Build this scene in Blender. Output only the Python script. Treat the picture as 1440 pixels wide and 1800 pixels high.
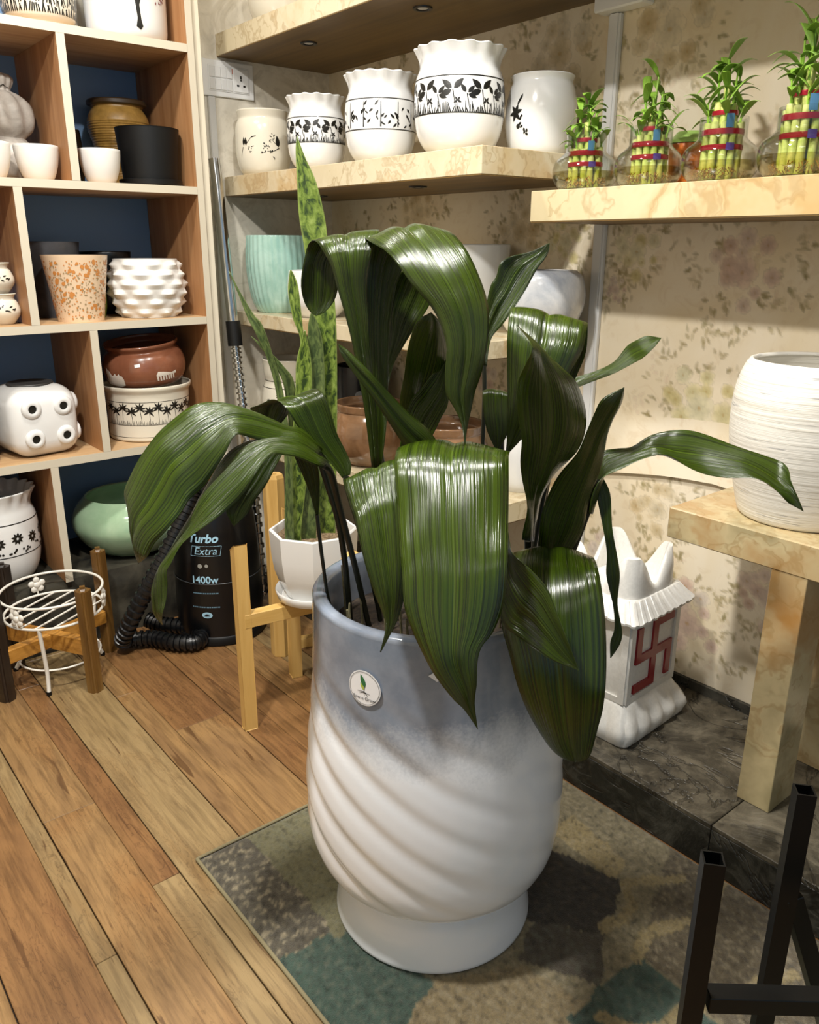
import bpy, bmesh, math, random
from mathutils import Vector, Matrix
PI = math.pi
scene = bpy.context.scene
for o in list(bpy.data.objects):
    bpy.data.objects.remove(o)

# ------------------------------------------------------------------ camera
YAW, PIT, ROLL = math.radians(50.666), math.radians(18.19), math.radians(0.259)
F = Vector((math.cos(YAW)*math.cos(PIT), math.sin(YAW)*math.cos(PIT), -math.sin(PIT)))
Rt = Vector((math.sin(YAW), -math.cos(YAW), 0)); Up = Rt.cross(F)
r_ = Rt*math.cos(ROLL)+Up*math.sin(ROLL); u_ = -Rt*math.sin(ROLL)+Up*math.cos(ROLL)
cam = bpy.data.cameras.new('camera')
cam.sensor_fit = 'VERTICAL'; cam.sensor_height = 36; cam.lens = 1427.78/1800*36
camo = bpy.data.objects.new('camera', cam); scene.collection.objects.link(camo)
m = Matrix((r_, u_, -F)).transposed().to_4x4(); m.translation = (0, 0, 1.30)
camo.matrix_world = m
scene.camera = camo

# ------------------------------------------------------------------ light
w = bpy.data.worlds.new('world'); scene.world = w; w.use_nodes = True
bg = w.node_tree.nodes['Background']
bg.inputs[0].default_value = (0.60, 0.80, 1.0, 1); bg.inputs[1].default_value = 0.4
def lamp(name, loc, watt, size, col, spread=180):
    l = bpy.data.lights.new(name, 'AREA'); l.shape = 'DISK'; l.size = size
    l.energy = watt; l.color = col; l.spread = math.radians(spread)
    o = bpy.data.objects.new(name, l); o.location = loc
    scene.collection.objects.link(o)
    return o
WARM = (1.0, 0.968, 0.91)
lamp('ceiling_light_key', (0.02, 1.02, 2.58), 48, 0.15, WARM)
lamp('added_light_plant', (0.86, 0.95, 2.58), 28, 0.14, WARM)  # added lamp above the plant, brightens the end wall and leaf tops
lamp('ceiling_light_corner', (0.62, 2.12, 2.58), 17, 0.13, WARM)
pn = lamp('ceiling_panel_front', (-0.45, -0.35, 2.585), 5.5, 0.6, (1.0, 0.97, 0.92)); pn.data.shape = 'SQUARE'
vs = scene.view_settings
vs.view_transform = 'Standard'; vs.look = 'None'; vs.gamma = 1.0
vs.use_curve_mapping = False; vs.exposure = 0.27

# ------------------------------------------------------------------ helpers
COL = scene.collection
def hexc(h):
    h = h.lstrip('#'); c = [int(h[i:i+2], 16)/255 for i in (0, 2, 4)]
    return tuple(v/12.92 if v <= .04045 else ((v+.055)/1.055)**2.4 for v in c)+(1,)
MATS = {}
class NT:
    def __init__(s, name):
        s.m = bpy.data.materials.new(name); s.m.use_nodes = True
        s.t = s.m.node_tree; s.b = s.t.nodes['Principled BSDF']; MATS[name] = s.m
    def n(s, typ, **kw):
        x = s.t.nodes.new(typ)
        for k, v in kw.items():
            if k.startswith('_'): setattr(x, k[1:], v)
            else:
                i = x.inputs[int(k[1:])] if k[0] == 'i' and k[1:].isdigit() else x.inputs[k.replace('__', ' ')]
                if hasattr(v, 'is_output') or isinstance(v, bpy.types.NodeSocket): s.t.links.new(v, i)
                else: i.default_value = v
        return x
    def link(s, a, b): s.t.links.new(a, b)
    def coord(s, kind='Object', scale=(1, 1, 1), rot=(0, 0, 0), loc=(0, 0, 0)):
        c = s.n('ShaderNodeTexCoord'); mp = s.n('ShaderNodeMapping')
        mp.inputs['Scale'].default_value = scale; mp.inputs['Rotation'].default_value = rot; mp.inputs['Location'].default_value = loc
        s.link(c.outputs[kind], mp.inputs[0]); return mp.outputs[0]
    def noise(s, vec, scale=5, detail=4, rough=.55, dist=0):
        x = s.n('ShaderNodeTexNoise', Scale=scale, Detail=detail, Roughness=rough, Distortion=dist); s.link(vec, x.inputs['Vector']); return x.outputs['Fac']
    def ramp(s, fac, stops, interp='LINEAR'):
        x = s.n('ShaderNodeValToRGB'); x.color_ramp.interpolation = interp
        e = x.color_ramp.elements
        while len(e) < len(stops): e.new(.5)
        for k, (p, c) in enumerate(stops):
            e[k].position = p; e[k].color = hexc(c) if isinstance(c, str) else c
        s.link(fac, x.inputs[0]); return x.outputs[0]
    def mix(s, fac, a, b, mode='MIX'):
        x = s.n('ShaderNodeMix'); x.data_type = 'RGBA'; x.blend_type = mode
        for v, i in ((fac, 0), (a, 6), (b, 7)):
            if isinstance(v, bpy.types.NodeSocket): s.link(v, x.inputs[i])
            elif isinstance(v, str): x.inputs[i].default_value = hexc(v)
            else: x.inputs[i].default_value = v
        return x.outputs[2]
    def math(s, op, a, b=0.0, c=0.0):
        x = s.n('ShaderNodeMath'); x.operation = op
        for v, i in ((a, 0), (b, 1), (c, 2)):
            if isinstance(v, bpy.types.NodeSocket): s.link(v, x.inputs[i])
            else: x.inputs[i].default_value = v
        return x.outputs[0]
    def base(s, v):
        if isinstance(v, bpy.types.NodeSocket): s.link(v, s.b.inputs['Base Color'])
        else: s.b.inputs['Base Color'].default_value = hexc(v) if isinstance(v, str) else v
        return s
    def set(s, **kw):
        nm = dict(rough='Roughness', metal='Metallic', spec='Specular IOR Level', coat='Coat Weight', coatr='Coat Roughness', trans='Transmission Weight', ior='IOR', alpha='Alpha', sub='Subsurface Weight', sheen='Sheen Weight')
        for k, v in kw.items():
            i = s.b.inputs[nm[k]]
            if isinstance(v, bpy.types.NodeSocket): s.link(v, i)
            else: i.default_value = v
        return s
    def bump(s, h, strength=.3, dist=.01):
        x = s.n('ShaderNodeBump', Strength=strength, Distance=dist); s.link(h, x.inputs['Height']); s.link(x.outputs[0], s.b.inputs['Normal']); return s
def plain(name, col, rough=.5, **kw):
    t = NT(name); t.base(col).set(rough=rough, **kw); return t.m

def add_obj(name, me, mat=None, parent=None, loc=None, rot=None, smooth=None):
    o = bpy.data.objects.new(name, me); COL.objects.link(o)
    if mat is not None:
        me.materials.clear(); me.materials.append(mat)
    if smooth is not None:
        me.shade_smooth()
        me.set_sharp_from_angle(angle=math.radians(smooth))
    if parent: o.parent = parent
    if loc is not None: o.location = loc
    if rot is not None: o.rotation_euler = rot
    return o
def tag(o, label, cat, group=None, kind=None):
    if label: o['label'] = label
    if cat: o['category'] = cat
    if group: o['group'] = group
    if kind: o['kind'] = kind
    return o
def thing(name, label, cat, loc=(0, 0, 0), rotz=0, group=None, kind=None):
    o = bpy.data.objects.new(name, None); COL.objects.link(o)
    o.empty_display_size = .05
    o.location = loc; o.rotation_euler = (0, 0, rotz)
    return tag(o, label, cat, group, kind)
def mesh(name, vs_, fs, uv=None, cols=None):
    me = bpy.data.meshes.new(name); me.from_pydata([tuple(v) for v in vs_], [], fs); me.update()
    if uv is not None:
        l = me.uv_layers.new(name='UVMap')
        for lp in me.loops: l.data[lp.index].uv = uv[lp.vertex_index]
    if cols is not None:
        a = me.color_attributes.new('Col', 'FLOAT_COLOR', 'POINT')
        for i, c in enumerate(cols): a.data[i].color = c
    return me
def bm_mesh(name, bm):
    me = bpy.data.meshes.new(name); bmesh.ops.recalc_face_normals(bm, faces=bm.faces); bm.to_mesh(me); bm.free(); return me
def box_me(name, x0, x1, y0, y1, z0, z1, bev=0, seg=1):
    bm = bmesh.new()
    bmesh.ops.create_cube(bm, size=1)
    for v in bm.verts: v.co = Vector(((x0+x1)/2+v.co.x*(x1-x0), (y0+y1)/2+v.co.y*(y1-y0), (z0+z1)/2+v.co.z*(z1-z0)))
    if bev: bmesh.ops.bevel(bm, geom=bm.edges[:], offset=bev, segments=seg, affect='EDGES', profile=.6)
    return bm_mesh(name, bm)
def box(name, x0, x1, y0, y1, z0, z1, mat, parent=None, bev=0, seg=1, smooth=None):
    return add_obj(name, box_me(name, x0, x1, y0, y1, z0, z1, bev, seg), mat, parent, smooth=smooth)
def beam_me(name, a, b, wx, wy, up=(0, 0, 1), bev=0.002, cut=0, tw=None):
    """square bar from a to b, section wx by wy"""
    a, b = Vector(a), Vector(b); d = (b-a); L = d.length; d.normalize()
    upv = Vector(up)
    if abs(d.dot(upv)) > .95: upv = Vector((1, 0, 0)) if tw is None else Vector((math.cos(tw), math.sin(tw), 0))
    s = d.cross(upv).normalized(); t = s.cross(d)
    bm = bmesh.new(); bmesh.ops.create_cube(bm, size=1)
    for v in bm.verts:
        c = v.co.copy(); e = c.z+.5
        ex = L*e+(cut*(c.x+.5) if c.z > 0 else 0)
        v.co = a+d*ex+s*(c.x*wx)+t*(c.y*wy)
    if bev: bmesh.ops.bevel(bm, geom=bm.edges[:], offset=bev, segments=1, affect='EDGES')
    return bm_mesh(name, bm)
def lathe_me(name, prof, n=48, mod=None, closed_top=False):
    """prof: list of (r,z); mod(theta,r,z,k)->(r,z)"""
    vs_, fs = [], []; rings = []
    for k, (r, z) in enumerate(prof):
        if r < 1e-6:
            rings.append([len(vs_)]); vs_.append((0, 0, z))
        else:
            ring = []
            for i in range(n):
                th = 2*PI*i/n; rr, zz = (r, z) if mod is None else mod(th, r, z, k)
                ring.append(len(vs_)); vs_.append((rr*math.cos(th), rr*math.sin(th), zz))
            rings.append(ring)
    for a, b in zip(rings, rings[1:]):
        if len(a) == 1 and len(b) == 1: continue
        for i in range(n):
            j = (i+1) % n
            if len(a) == 1: fs.append((a[0], b[j], b[i]))
            elif len(b) == 1: fs.append((a[i], a[j], b[0]))
            else: fs.append((a[i], a[j], b[j], b[i]))
    return mesh(name, vs_, fs)
def interp(pts, n):
    """catmull-rom resample of tuples"""
    out = []; m_ = len(pts)
    for s in range(n):
        t = s/(n-1)*(m_-1); i = min(int(t), m_-2); f = t-i
        p0 = pts[max(i-1, 0)]; p1 = pts[i]; p2 = pts[i+1]; p3 = pts[min(i+2, m_-1)]
        out.append(tuple(.5*((2*b)+(-a+c)*f+(2*a-5*b+4*c-d)*f*f+(-a+3*b-3*c+d)*f**3) for a, b, c, d in zip(p0, p1, p2, p3)))
    return out
def tube_me(name, pts, rad, n=8, closed=False, caps=True):
    P = [Vector(p) for p in pts]; N = len(P); vs_, fs = [], []
    rf = rad if callable(rad) else (lambda t: rad)
    nrm = None
    for k in range(N):
        if closed: d = P[(k+1) % N]-P[k-1]
        else: d = P[min(k+1, N-1)]-P[max(k-1, 0)]
        d = d.normalized() if d.length > 1e-9 else Vector((0, 0, 1))
        if nrm is None:
            nrm = d.orthogonal().normalized()
        nrm = (nrm-d*nrm.dot(d)); nrm = nrm.normalized() if nrm.length > 1e-6 else d.orthogonal().normalized()
        bi = d.cross(nrm); r = rf(k/(N-1))
        for i in range(n):
            a = 2*PI*i/n; vs_.append(P[k]+nrm*(r*math.cos(a))+bi*(r*math.sin(a)))
    for k in range(N if closed else N-1):
        k2 = (k+1) % N
        for i in range(n):
            j = (i+1) % n; fs.append((k*n+i, k*n+j, k2*n+j, k2*n+i))
    if caps and not closed:
        fs.append(tuple(range(n))[::-1]); fs.append(tuple((N-1)*n+i for i in range(n)))
    return mesh(name, vs_, fs)
def tube(name, pts, rad, mat, parent=None, n=8, closed=False, res=None):
    if res: pts = interp(pts, res)
    return add_obj(name, tube_me(name, pts, rad, n, closed), mat, parent, smooth=50)
def pot_prof(outer, t=.006, depth=.75):
    """outer list (r,z) bottom to top -> add lip and inside"""
    zt = outer[-1][1]; z0 = outer[0][1]; inner = []
    for r, z in reversed(outer):
        if z < z0+(zt-z0)*(1-depth): break
        inner.append((max(r-t, .002), z if z < zt else zt-.0005))
    rl, zl = outer[-1]
    lip = [(rl-t*.15, zl+t*.35), (rl-t*.5, zl+t*.5), (rl-t*.85, zl+t*.35)]
    return [(0, z0)]+outer+lip+inner+[(0, inner[-1][1])]
def rad_at(outer, z):
    for (r0, z0), (r1, z1) in zip(outer, outer[1:]):
        if z0 <= z <= z1 and z1 > z0: return r0+(r1-r0)*(z-z0)/(z1-z0)
    return outer[-1][0]
def scale_prof(fr, R, H): return [(a*R, b*H) for a, b in fr]
def dense(prof, k=4): return interp(prof, (len(prof)-1)*k+1)
def face_cam(loc): return math.atan2(-loc[1], -loc[0])
def decal_me(name, polys, radf, th0, eps=.0009, step=.008):
    """polys: lists of (arc metres, z) wrapped on a turned surface; right of the viewer is +"""
    bm = bmesh.new(); big = False
    for q in polys:
        try: bm.faces.new([bm.verts.new((s, z, 0)) for s, z in q])
        except ValueError: pass
        big = big or max(a for a, _ in q)-min(a for a, _ in q) > step
    bmesh.ops.triangulate(bm, faces=bm.faces[:])
    for _ in range(4 if big else 0):
        es = [e for e in bm.edges if e.calc_length() > step]
        if not es: break
        bmesh.ops.subdivide_edges(bm, edges=es, cuts=1); bmesh.ops.triangulate(bm, faces=[f for f in bm.faces if len(f.verts) > 3])
    for v in bm.verts:
        s, z = v.co.x, v.co.y; r = radf(z); a = th0+s/max(r, .005); v.co = ((r+eps)*math.cos(a), (r+eps)*math.sin(a), z)
    me = bpy.data.meshes.new(name); bm.to_mesh(me); bm.free(); return me
def leafp(cx, cz, ang, L, W, n=5):
    """almond polygon from (cx,cz) along ang"""
    pts = []; ca, sa = math.cos(ang), math.sin(ang)
    for i in range(n+1):
        t = i/n; pts.append((t*L, W*math.sin(PI*t**.8)/2))
    for i in range(n-1, 0, -1):
        t = i/n; pts.append((t*L, -W*math.sin(PI*t**.8)/2))
    return [(cx+x*ca-y*sa, cz+x*sa+y*ca) for x, y in pts]
def stroke(x0, z0, x1, z1, w_):
    dx, dz = x1-x0, z1-z0; L = math.hypot(dx, dz) or 1; nx, nz = -dz/L*w_/2, dx/L*w_/2
    return [(x0+nx, z0+nz), (x0-nx, z0-nz), (x1-nx*.4, z1-nz*.4), (x1+nx*.4, z1+nz*.4)]
def blob(cx, cz, r, n=10, jit=0, rnd=random): return [(cx+r*(1+jit*rnd.uniform(-1, 1))*math.cos(2*PI*i/n), cz+r*(1+jit*rnd.uniform(-1, 1))*math.sin(2*PI*i/n)) for i in range(n)]
def ring_band(name, outer, z, h, mat, parent, eps=.0008, n=64):
    pr = [(rad_at(outer, z+h*k/2)+eps, z+h*k/2) for k in (-1, 0, 1)]
    return add_obj(name, lathe_me(name, pr, n), mat, parent, smooth=60)
def text_polys(body, size, bold=0, shear=0, align='CENTER', spacing=1):
    cu = bpy.data.curves.new('lettering', 'FONT'); cu.body = body; cu.size = size; cu.align_x = align; cu.align_y = 'CENTER'
    cu.offset = bold; cu.shear = shear; cu.space_character = spacing; cu.resolution_u = 3
    o = bpy.data.objects.new('lettering', cu); COL.objects.link(o)
    dg = bpy.context.evaluated_depsgraph_get()
    me = bpy.data.meshes.new_from_object(o.evaluated_get(dg))
    v = [tuple(x.co) for x in me.vertices]; f = [tuple(p.vertices) for p in me.polygons]
    bpy.data.objects.remove(o); bpy.data.curves.remove(cu); bpy.data.meshes.remove(me)
    return v, f
# ------------------------------------------------------------------ materials
def m_onyx(name, a, b, c, seed=0, sc=1.0):
    t = NT(name); v = t.coord('Object', (sc, sc, sc), (.3, .2, .5+seed), (seed*3.1, seed*1.7, seed))
    wv = t.n('ShaderNodeVectorMath', _operation='ADD'); nz = t.n('ShaderNodeTexNoise', Scale=3.2, Detail=5, Roughness=.6); t.link(v, nz.inputs['Vector'])
    sc_ = t.n('ShaderNodeVectorMath', _operation='SCALE'); t.link(nz.outputs['Color'], sc_.inputs[0]); sc_.inputs['Scale'].default_value = .55
    t.link(v, wv.inputs[0]); t.link(sc_.outputs[0], wv.inputs[1])
    n1 = t.noise(wv.outputs[0], 2.4, 4, .5, 1.0); n2 = t.noise(wv.outputs[0], 3.6, 4, .5, 1.6)
    c1 = t.ramp(n1, [(.28, a), (.5, b), (.72, c)])
    vein = t.ramp(n2, [(.455, (0, 0, 0, 1)), (.49, (1, 1, 1, 1)), (.50, (1, 1, 1, 1)), (.54, (0, 0, 0, 1))])
    patch = t.ramp(n1, [(.5, (0, 0, 0, 1)), (.68, (.8, .8, .8, 1))])
    c2 = t.mix(t.math('MULTIPLY', vein, .35), c1, '#8a6a35'); c3 = t.mix(t.math('MULTIPLY', patch, .25), c2, '#c08a4a')
    t.base(c3).set(rough=.22, spec=.5, coat=.15); return t.m
ONYX = m_onyx('onyx_laminate', '#c4b593', '#d3c6a8', '#bfa677')
ONYX2 = m_onyx('onyx_laminate_table', '#7c7350', '#bfae86', '#9c6f34', 1.3, .8)
def m_wood(name, a, b, c, axis='z', sc=1.0, rough=.5, obj_rand=False):
    t = NT(name); s = {'x': (1.2, 22, 22), 'y': (22, 1.2, 22), 'z': (22, 22, 1.2)}[axis]
    v = t.coord('Object', tuple(k*sc for k in s))
    if obj_rand:
        oi = t.n('ShaderNodeObjectInfo'); ad = t.n('ShaderNodeVectorMath', _operation='ADD'); cm = t.n('ShaderNodeCombineXYZ')
        rr = t.math('MULTIPLY', oi.outputs['Random'], 37.0)
        for k in range(3): t.link(rr, cm.inputs[k])
        t.link(v, ad.inputs[0]); t.link(cm.outputs[0], ad.inputs[1]); v = ad.outputs[0]
    n1 = t.noise(v, 1.0, 6, .6, .6); n2 = t.noise(v, 3.2, 4, .6, .3)
    col = t.ramp(n1, [(.3, a), (.5, b), (.7, c)])
    col = t.mix(t.math('MULTIPLY', t.ramp(n2, [(.5, (0, 0, 0, 1)), (.75, (1, 1, 1, 1))]), .35), col, a)
    t.base(col).set(rough=rough); t.bump(n2, .15, .002); return t.m
WOODC = m_wood('bookcase_wood', '#96673f', '#ad7f55', '#bd9166', 'z')
WOODH = m_wood('bookcase_shelf_wood', '#a8805a', '#bd9a70', '#c9aa82', 'x')
EDGE = plain('cream_edging', '#c9c0ac', .45)
BLUE = plain('blue_back_panel', '#7ea3cd', .45)
PINE = m_wood('pine', '#bd9450', '#cfa964', '#dab877', 'z', 1.0, .4)
PINEH = m_wood('pine_bar', '#bd9450', '#cca660', '#d8b674', 'x', 1.0, .4)
DARKW = m_wood('stained_wood', '#4d3417', '#6f4f25', '#8a6a38', 'z', 1.3, .3)
BLACKW = m_wood('black_stained_wood', '#17120e', '#2a2019', '#3a2c20', 'z', 1.3, .3)
AMBERW = m_wood('amber_wood', '#8a5a22', '#b07c34', '#c99348', 'x', 1.3, .3)
def m_plank(name, a, b, c, d):
    t = NT(name)
    oi = t.n('ShaderNodeObjectInfo'); cm = t.n('ShaderNodeCombineXYZ')
    for k, mul in enumerate((31., 57., 13.)): t.link(t.math('MULTIPLY', oi.outputs['Random'], mul), cm.inputs[k])
    def vec(sx, sy):
        v = t.coord('Object', (sx, sy, 1)); ad = t.n('ShaderNodeVectorMath', _operation='ADD'); t.link(v, ad.inputs[0]); t.link(cm.outputs[0], ad.inputs[1]); return ad.outputs[0]
    big = t.noise(vec(5, 1.6), 1.3, 4, .55, .8); fine = t.noise(vec(70, 5), 1.2, 5, .65, .4); mid = t.noise(vec(14, 3), 1.1, 5, .6, 2.2)
    col = t.ramp(big, [(.3, a), (.5, b), (.68, c)])
    col = t.mix(t.math('MULTIPLY', t.ramp(fine, [(.42, (0, 0, 0, 1)), (.68, (1, 1, 1, 1))]), .60), col, d)
    rings = t.ramp(t.math('FRACT', t.math('MULTIPLY', mid, 9.0)), [(.0, (1, 1, 1, 1)), (.12, (0, 0, 0, 1)), (.9, (0, 0, 0, 1)), (1, (1, 1, 1, 1))])
    zone = t.ramp(big, [(.42, (0, 0, 0, 1)), (.6, (1, 1, 1, 1))])
    col = t.mix(t.math('MULTIPLY', t.math('MULTIPLY', rings, zone), .6), col, d)
    crack = t.ramp(t.noise(vec(26, 2.2), 1.6, 3, .5, .6), [(.655, (0, 0, 0, 1)), (.69, (1, 1, 1, 1))])
    col = t.mix(t.math('MULTIPLY', crack, .7), col, '#4a2f18')
    t.base(col).set(rough=.38, spec=.45); t.bump(fine, .12, .0015); return t.m
PL = [m_plank('plank_tan', '#7d6040', '#94744b', '#8b663d', '#4a331d'),
      m_plank('plank_beige', '#87714c', '#947d57', '#856a44', '#54412a'),
      m_plank('plank_red', '#735334', '#87633d', '#7d5937', '#452d18')]
def m_stone(name, a, b, c):
    t = NT(name); v = t.coord('Object')
    n1 = t.noise(v, 5, 8, .68, 1.2); n2 = t.noise(v, 22, 6, .7, .8); n3 = t.noise(v, 2.6, 5, .55, 2.5)
    col = t.ramp(n1, [(.32, a), (.5, b), (.68, c)])
    col = t.mix(t.math('MULTIPLY', t.ramp(n2, [(.48, (0, 0, 0, 1)), (.66, (1, 1, 1, 1))]), .55), col, c)
    cr = t.ramp(n3, [(.478, (0, 0, 0, 1)), (.495, (1, 1, 1, 1)), (.505, (1, 1, 1, 1)), (.52, (0, 0, 0, 1))])
    col = t.mix(t.math('MULTIPLY', cr, .45), col, '#14110d')
    t.base(col).set(rough=.28, spec=.5); t.bump(t.math('SUBTRACT', n1, t.math('MULTIPLY', cr, .3)), .9, .008); return t.m
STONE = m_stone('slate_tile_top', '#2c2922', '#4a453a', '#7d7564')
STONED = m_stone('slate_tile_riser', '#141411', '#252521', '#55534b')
def m_wallpaper(name, a, b):
    t = NT(name); v = t.coord('Object')
    n1 = t.noise(v, 3.0, 4, .5, 1.0); n2 = t.noise(v, 16, 5, .6, 1.5)
    vo = t.n('ShaderNodeTexVoronoi', Scale=13.0); t.link(v, vo.inputs['Vector'])
    col = t.ramp(n1, [(.35, a), (.65, b)])
    col = t.mix(t.math('MULTIPLY', t.ramp(n2, [(.52, (0, 0, 0, 1)), (.62, (1, 1, 1, 1))]), .22), col, '#c2a67c')
    fi = t.noise(v, 300, 2, .5)
    t.base(col).set(rough=.5, spec=.35); t.bump(fi, .06, .001); return t.m
WALLP = m_wallpaper('cream_floral_wallpaper', '#e9dec8', '#e0d0b0')
def m_plaster(name):
    t = NT(name); v = t.coord('Object')
    n1 = t.noise(v, 4, 6, .6, 2.0); n2 = t.noise(v, 14, 5, .65, 1.2)
    col = t.ramp(n1, [(.35, '#d9d2c2'), (.55, '#ebe4d4'), (.7, '#cbc2ae')])
    col = t.mix(t.math('MULTIPLY', t.ramp(n2, [(.5, (0, 0, 0, 1)), (.62, (1, 1, 1, 1))]), .28), col, '#aca28e')
    t.base(col).set(rough=.5); return t.m
PLAST = m_plaster('marbled_wallpaper')
CEIL = plain('ceiling_white', '#e6e2da', .8)
WHITEP = plain('white_plastic', '#f0f0ee', .35)
TRIMW = plain('trim_white', '#d8d8d6', .4)
BLACKP = plain('black_plastic', '#07090c', .3, coat=.1)
BLACKM = plain('black_matte', '#070809', .5, spec=.35)
BLACKI = plain('black_ink', '#15140f', .4)
CERA = plain('white_glaze', '#e2e2e0', .16, coat=.35, coatr=.05)
CERC = plain('cream_glaze', '#ddd6c4', .2, coat=.3, coatr=.06)
BISQ = plain('white_bisque', '#e2e0da', .45)
CHROME = plain('chrome', '#c8ccd0', .12, metal=1)
BLKMETAL = plain('black_steel', '#040505', .35, spec=.3)
WIREW = plain('white_wire', '#e2ded4', .35)
def m_scratch(name):
    t = NT(name); v = t.coord('Object', (2.2, 2.2, 120)); n = t.noise(v, 1.4, 5, .65)
    v2 = t.coord('Object', (9, 9, 160)); n2 = t.noise(v2, 1.2, 3, .6)
    f = t.ramp(n, [(.50, (0, 0, 0, 1)), (.66, (1, 1, 1, 1))]); f2 = t.ramp(n2, [(.62, (0, 0, 0, 1)), (.70, (1, 1, 1, 1))])
    col = t.mix(t.math('MULTIPLY', f, .40), '#e9e5db', '#a39a85'); col = t.mix(t.math('MULTIPLY', f2, .6), col, '#6f7076')
    t.base(col).set(rough=.42); t.bump(n, .5, .004); return t.m
SCRATCH = m_scratch('combed_white_clay')
def m_noisy(name, a, b, sc=30, rough=.3, coat=.2, metal=0, detail=4, bmp=0):
    t = NT(name); v = t.coord('Object'); n = t.noise(v, sc, detail, .6, .5)
    t.base(t.ramp(n, [(.35, a), (.65, b)])).set(rough=rough, coat=coat, metal=metal)
    if bmp: t.bump(n, bmp, .004)
    return t.m
TEAL = m_noisy('teal_glaze', '#8cb3a6', '#a6c6ba', 14, .14, .5)
GREENG = m_noisy('pale_green_glaze', '#95b592', '#abc6a4', 9, .12, .6)
BROWNG = m_noisy('brown_glaze', '#6e5138', '#8d6a4c', 12, .14, .6)
RUST = m_noisy('terracotta_glaze', '#7c4c36', '#8b5840', 20, .25, .4)
MARBLE = m_noisy('marbled_white_glaze', '#9ba0a8', '#e2e0dc', 7, .16, .5, detail=9)
SACKM = m_noisy('grey_washed_clay', '#8f8880', '#d5cec4', 9, .5, 0, detail=6)
TANRIB = m_noisy('tan_stoneware', '#8a6a32', '#a88242', 30, .4, .1)
SOIL = m_noisy('potting_soil', '#17110b', '#3d3022', 90, .9, 0, detail=8, bmp=1.0)
ROCK = m_noisy('rough_rock', '#141310', '#4a463a', 9, .6, 0, detail=10, bmp=.8)
GREYP = m_noisy('grey_matte_pot', '#3c3d40', '#55565a', 8, .4, 0)
DKBLUE = plain('dark_blue_glaze', '#10151f', .25)
ORANGE = plain('orange_plastic', '#d8752c', .3); LIME = plain('lime_plastic', '#a5c96a', .3)
PRICE = plain('white_sticker', '#e8e8ea', .4)
def m_col(name, rough=.5):
    t = NT(name); a = t.n('ShaderNodeVertexColor', _layer_name='Col'); t.base(a.outputs[0]).set(rough=rough); return t.m
VCOL = m_col('printed_colour', .55)
# leaves
def m_leaf(name, dark, mid, rib, rough=.26):
    t = NT(name); uv = t.n('ShaderNodeUVMap'); mp = t.n('ShaderNodeMapping'); mp.inputs['Scale'].default_value = (42, 1.0, 1); t.link(uv.outputs[0], mp.inputs[0])
    oi = t.n('ShaderNodeObjectInfo'); ad = t.n('ShaderNodeVectorMath', _operation='ADD'); cm = t.n('ShaderNodeCombineXYZ')
    t.link(t.math('MULTIPLY', oi.outputs['Random'], 40.), cm.inputs[0]); t.link(t.math('MULTIPLY', oi.outputs['Random'], 17.), cm.inputs[1])
    t.link(mp.outputs[0], ad.inputs[0]); t.link(cm.outputs[0], ad.inputs[1])
    n = t.n('ShaderNodeTexNoise', Scale=1.0, Detail=3, Roughness=.6); t.link(ad.outputs[0], n.inputs['Vector'])
    mp2 = t.n('ShaderNodeMapping'); mp2.inputs['Scale'].default_value = (3, 2.0, 1); t.link(uv.outputs[0], mp2.inputs[0])
    n2 = t.n('ShaderNodeTexNoise', Scale=1.2, Detail=3); t.link(mp2.outputs[0], n2.inputs['Vector'])
    col = t.ramp(n.outputs['Fac'], [(.3, dark), (.62, mid)])
    col = t.mix(t.math('MULTIPLY', n2.outputs['Fac'], .35), col, dark)
    sx = t.n('ShaderNodeSeparateXYZ'); t.link(uv.outputs[0], sx.inputs[0])
    d = t.math('ABSOLUTE', t.math('SUBTRACT', sx.outputs[0], .5)); ribm = t.ramp(d, [(.006, (1, 1, 1, 1)), (.016, (0, 0, 0, 1))])
    col = t.mix(t.math('MULTIPLY', ribm, .28), col, rib)
    t.base(col).set(rough=rough, spec=.5)
    h = t.math('ADD', t.math('MULTIPLY', n.outputs['Fac'], 1.0), t.math('MULTIPLY', ribm, -.3))
    t.bump(h, .65, .0035); return t.m
LEAF = m_leaf('broad_leaf', '#101a02', '#364806', '#5d7228', .21)
STEM = plain('dark_stem', '#1a1d10', .35)
def m_snake(name, a, b, c):
    t = NT(name); uv = t.n('ShaderNodeUVMap'); mp = t.n('ShaderNodeMapping'); mp.inputs['Scale'].default_value = (3, 34, 1); t.link(uv.outputs[0], mp.inputs[0])
    n = t.n('ShaderNodeTexNoise', Scale=1.0, Detail=4, Roughness=.65, Distortion=.6); t.link(mp.outputs[0], n.inputs['Vector'])
    col = t.ramp(n.outputs['Fac'], [(.40, a), (.52, b), (.7, c)])
    sx = t.n('ShaderNodeSeparateXYZ'); t.link(uv.outputs[0], sx.inputs[0])
    d = t.math('ABSOLUTE', t.math('SUBTRACT', sx.outputs[0], .5)); e = t.ramp(d, [(.42, (0, 0, 0, 1)), (.47, (1, 1, 1, 1))])
    t.base(t.mix(t.math('MULTIPLY', e, .5), col, c)).set(rough=.4); return t.m
SNAKEM = m_snake('snake_leaf_lime', '#22350f', '#5f7328', '#82934a')
SNAKEG = m_snake('snake_leaf_grey', '#2f3d1e', '#4c5b30', '#66743f')
SNAKEB = m_snake('snake_leaf_base', '#3a3a26', '#5c6040', '#77795a')

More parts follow.
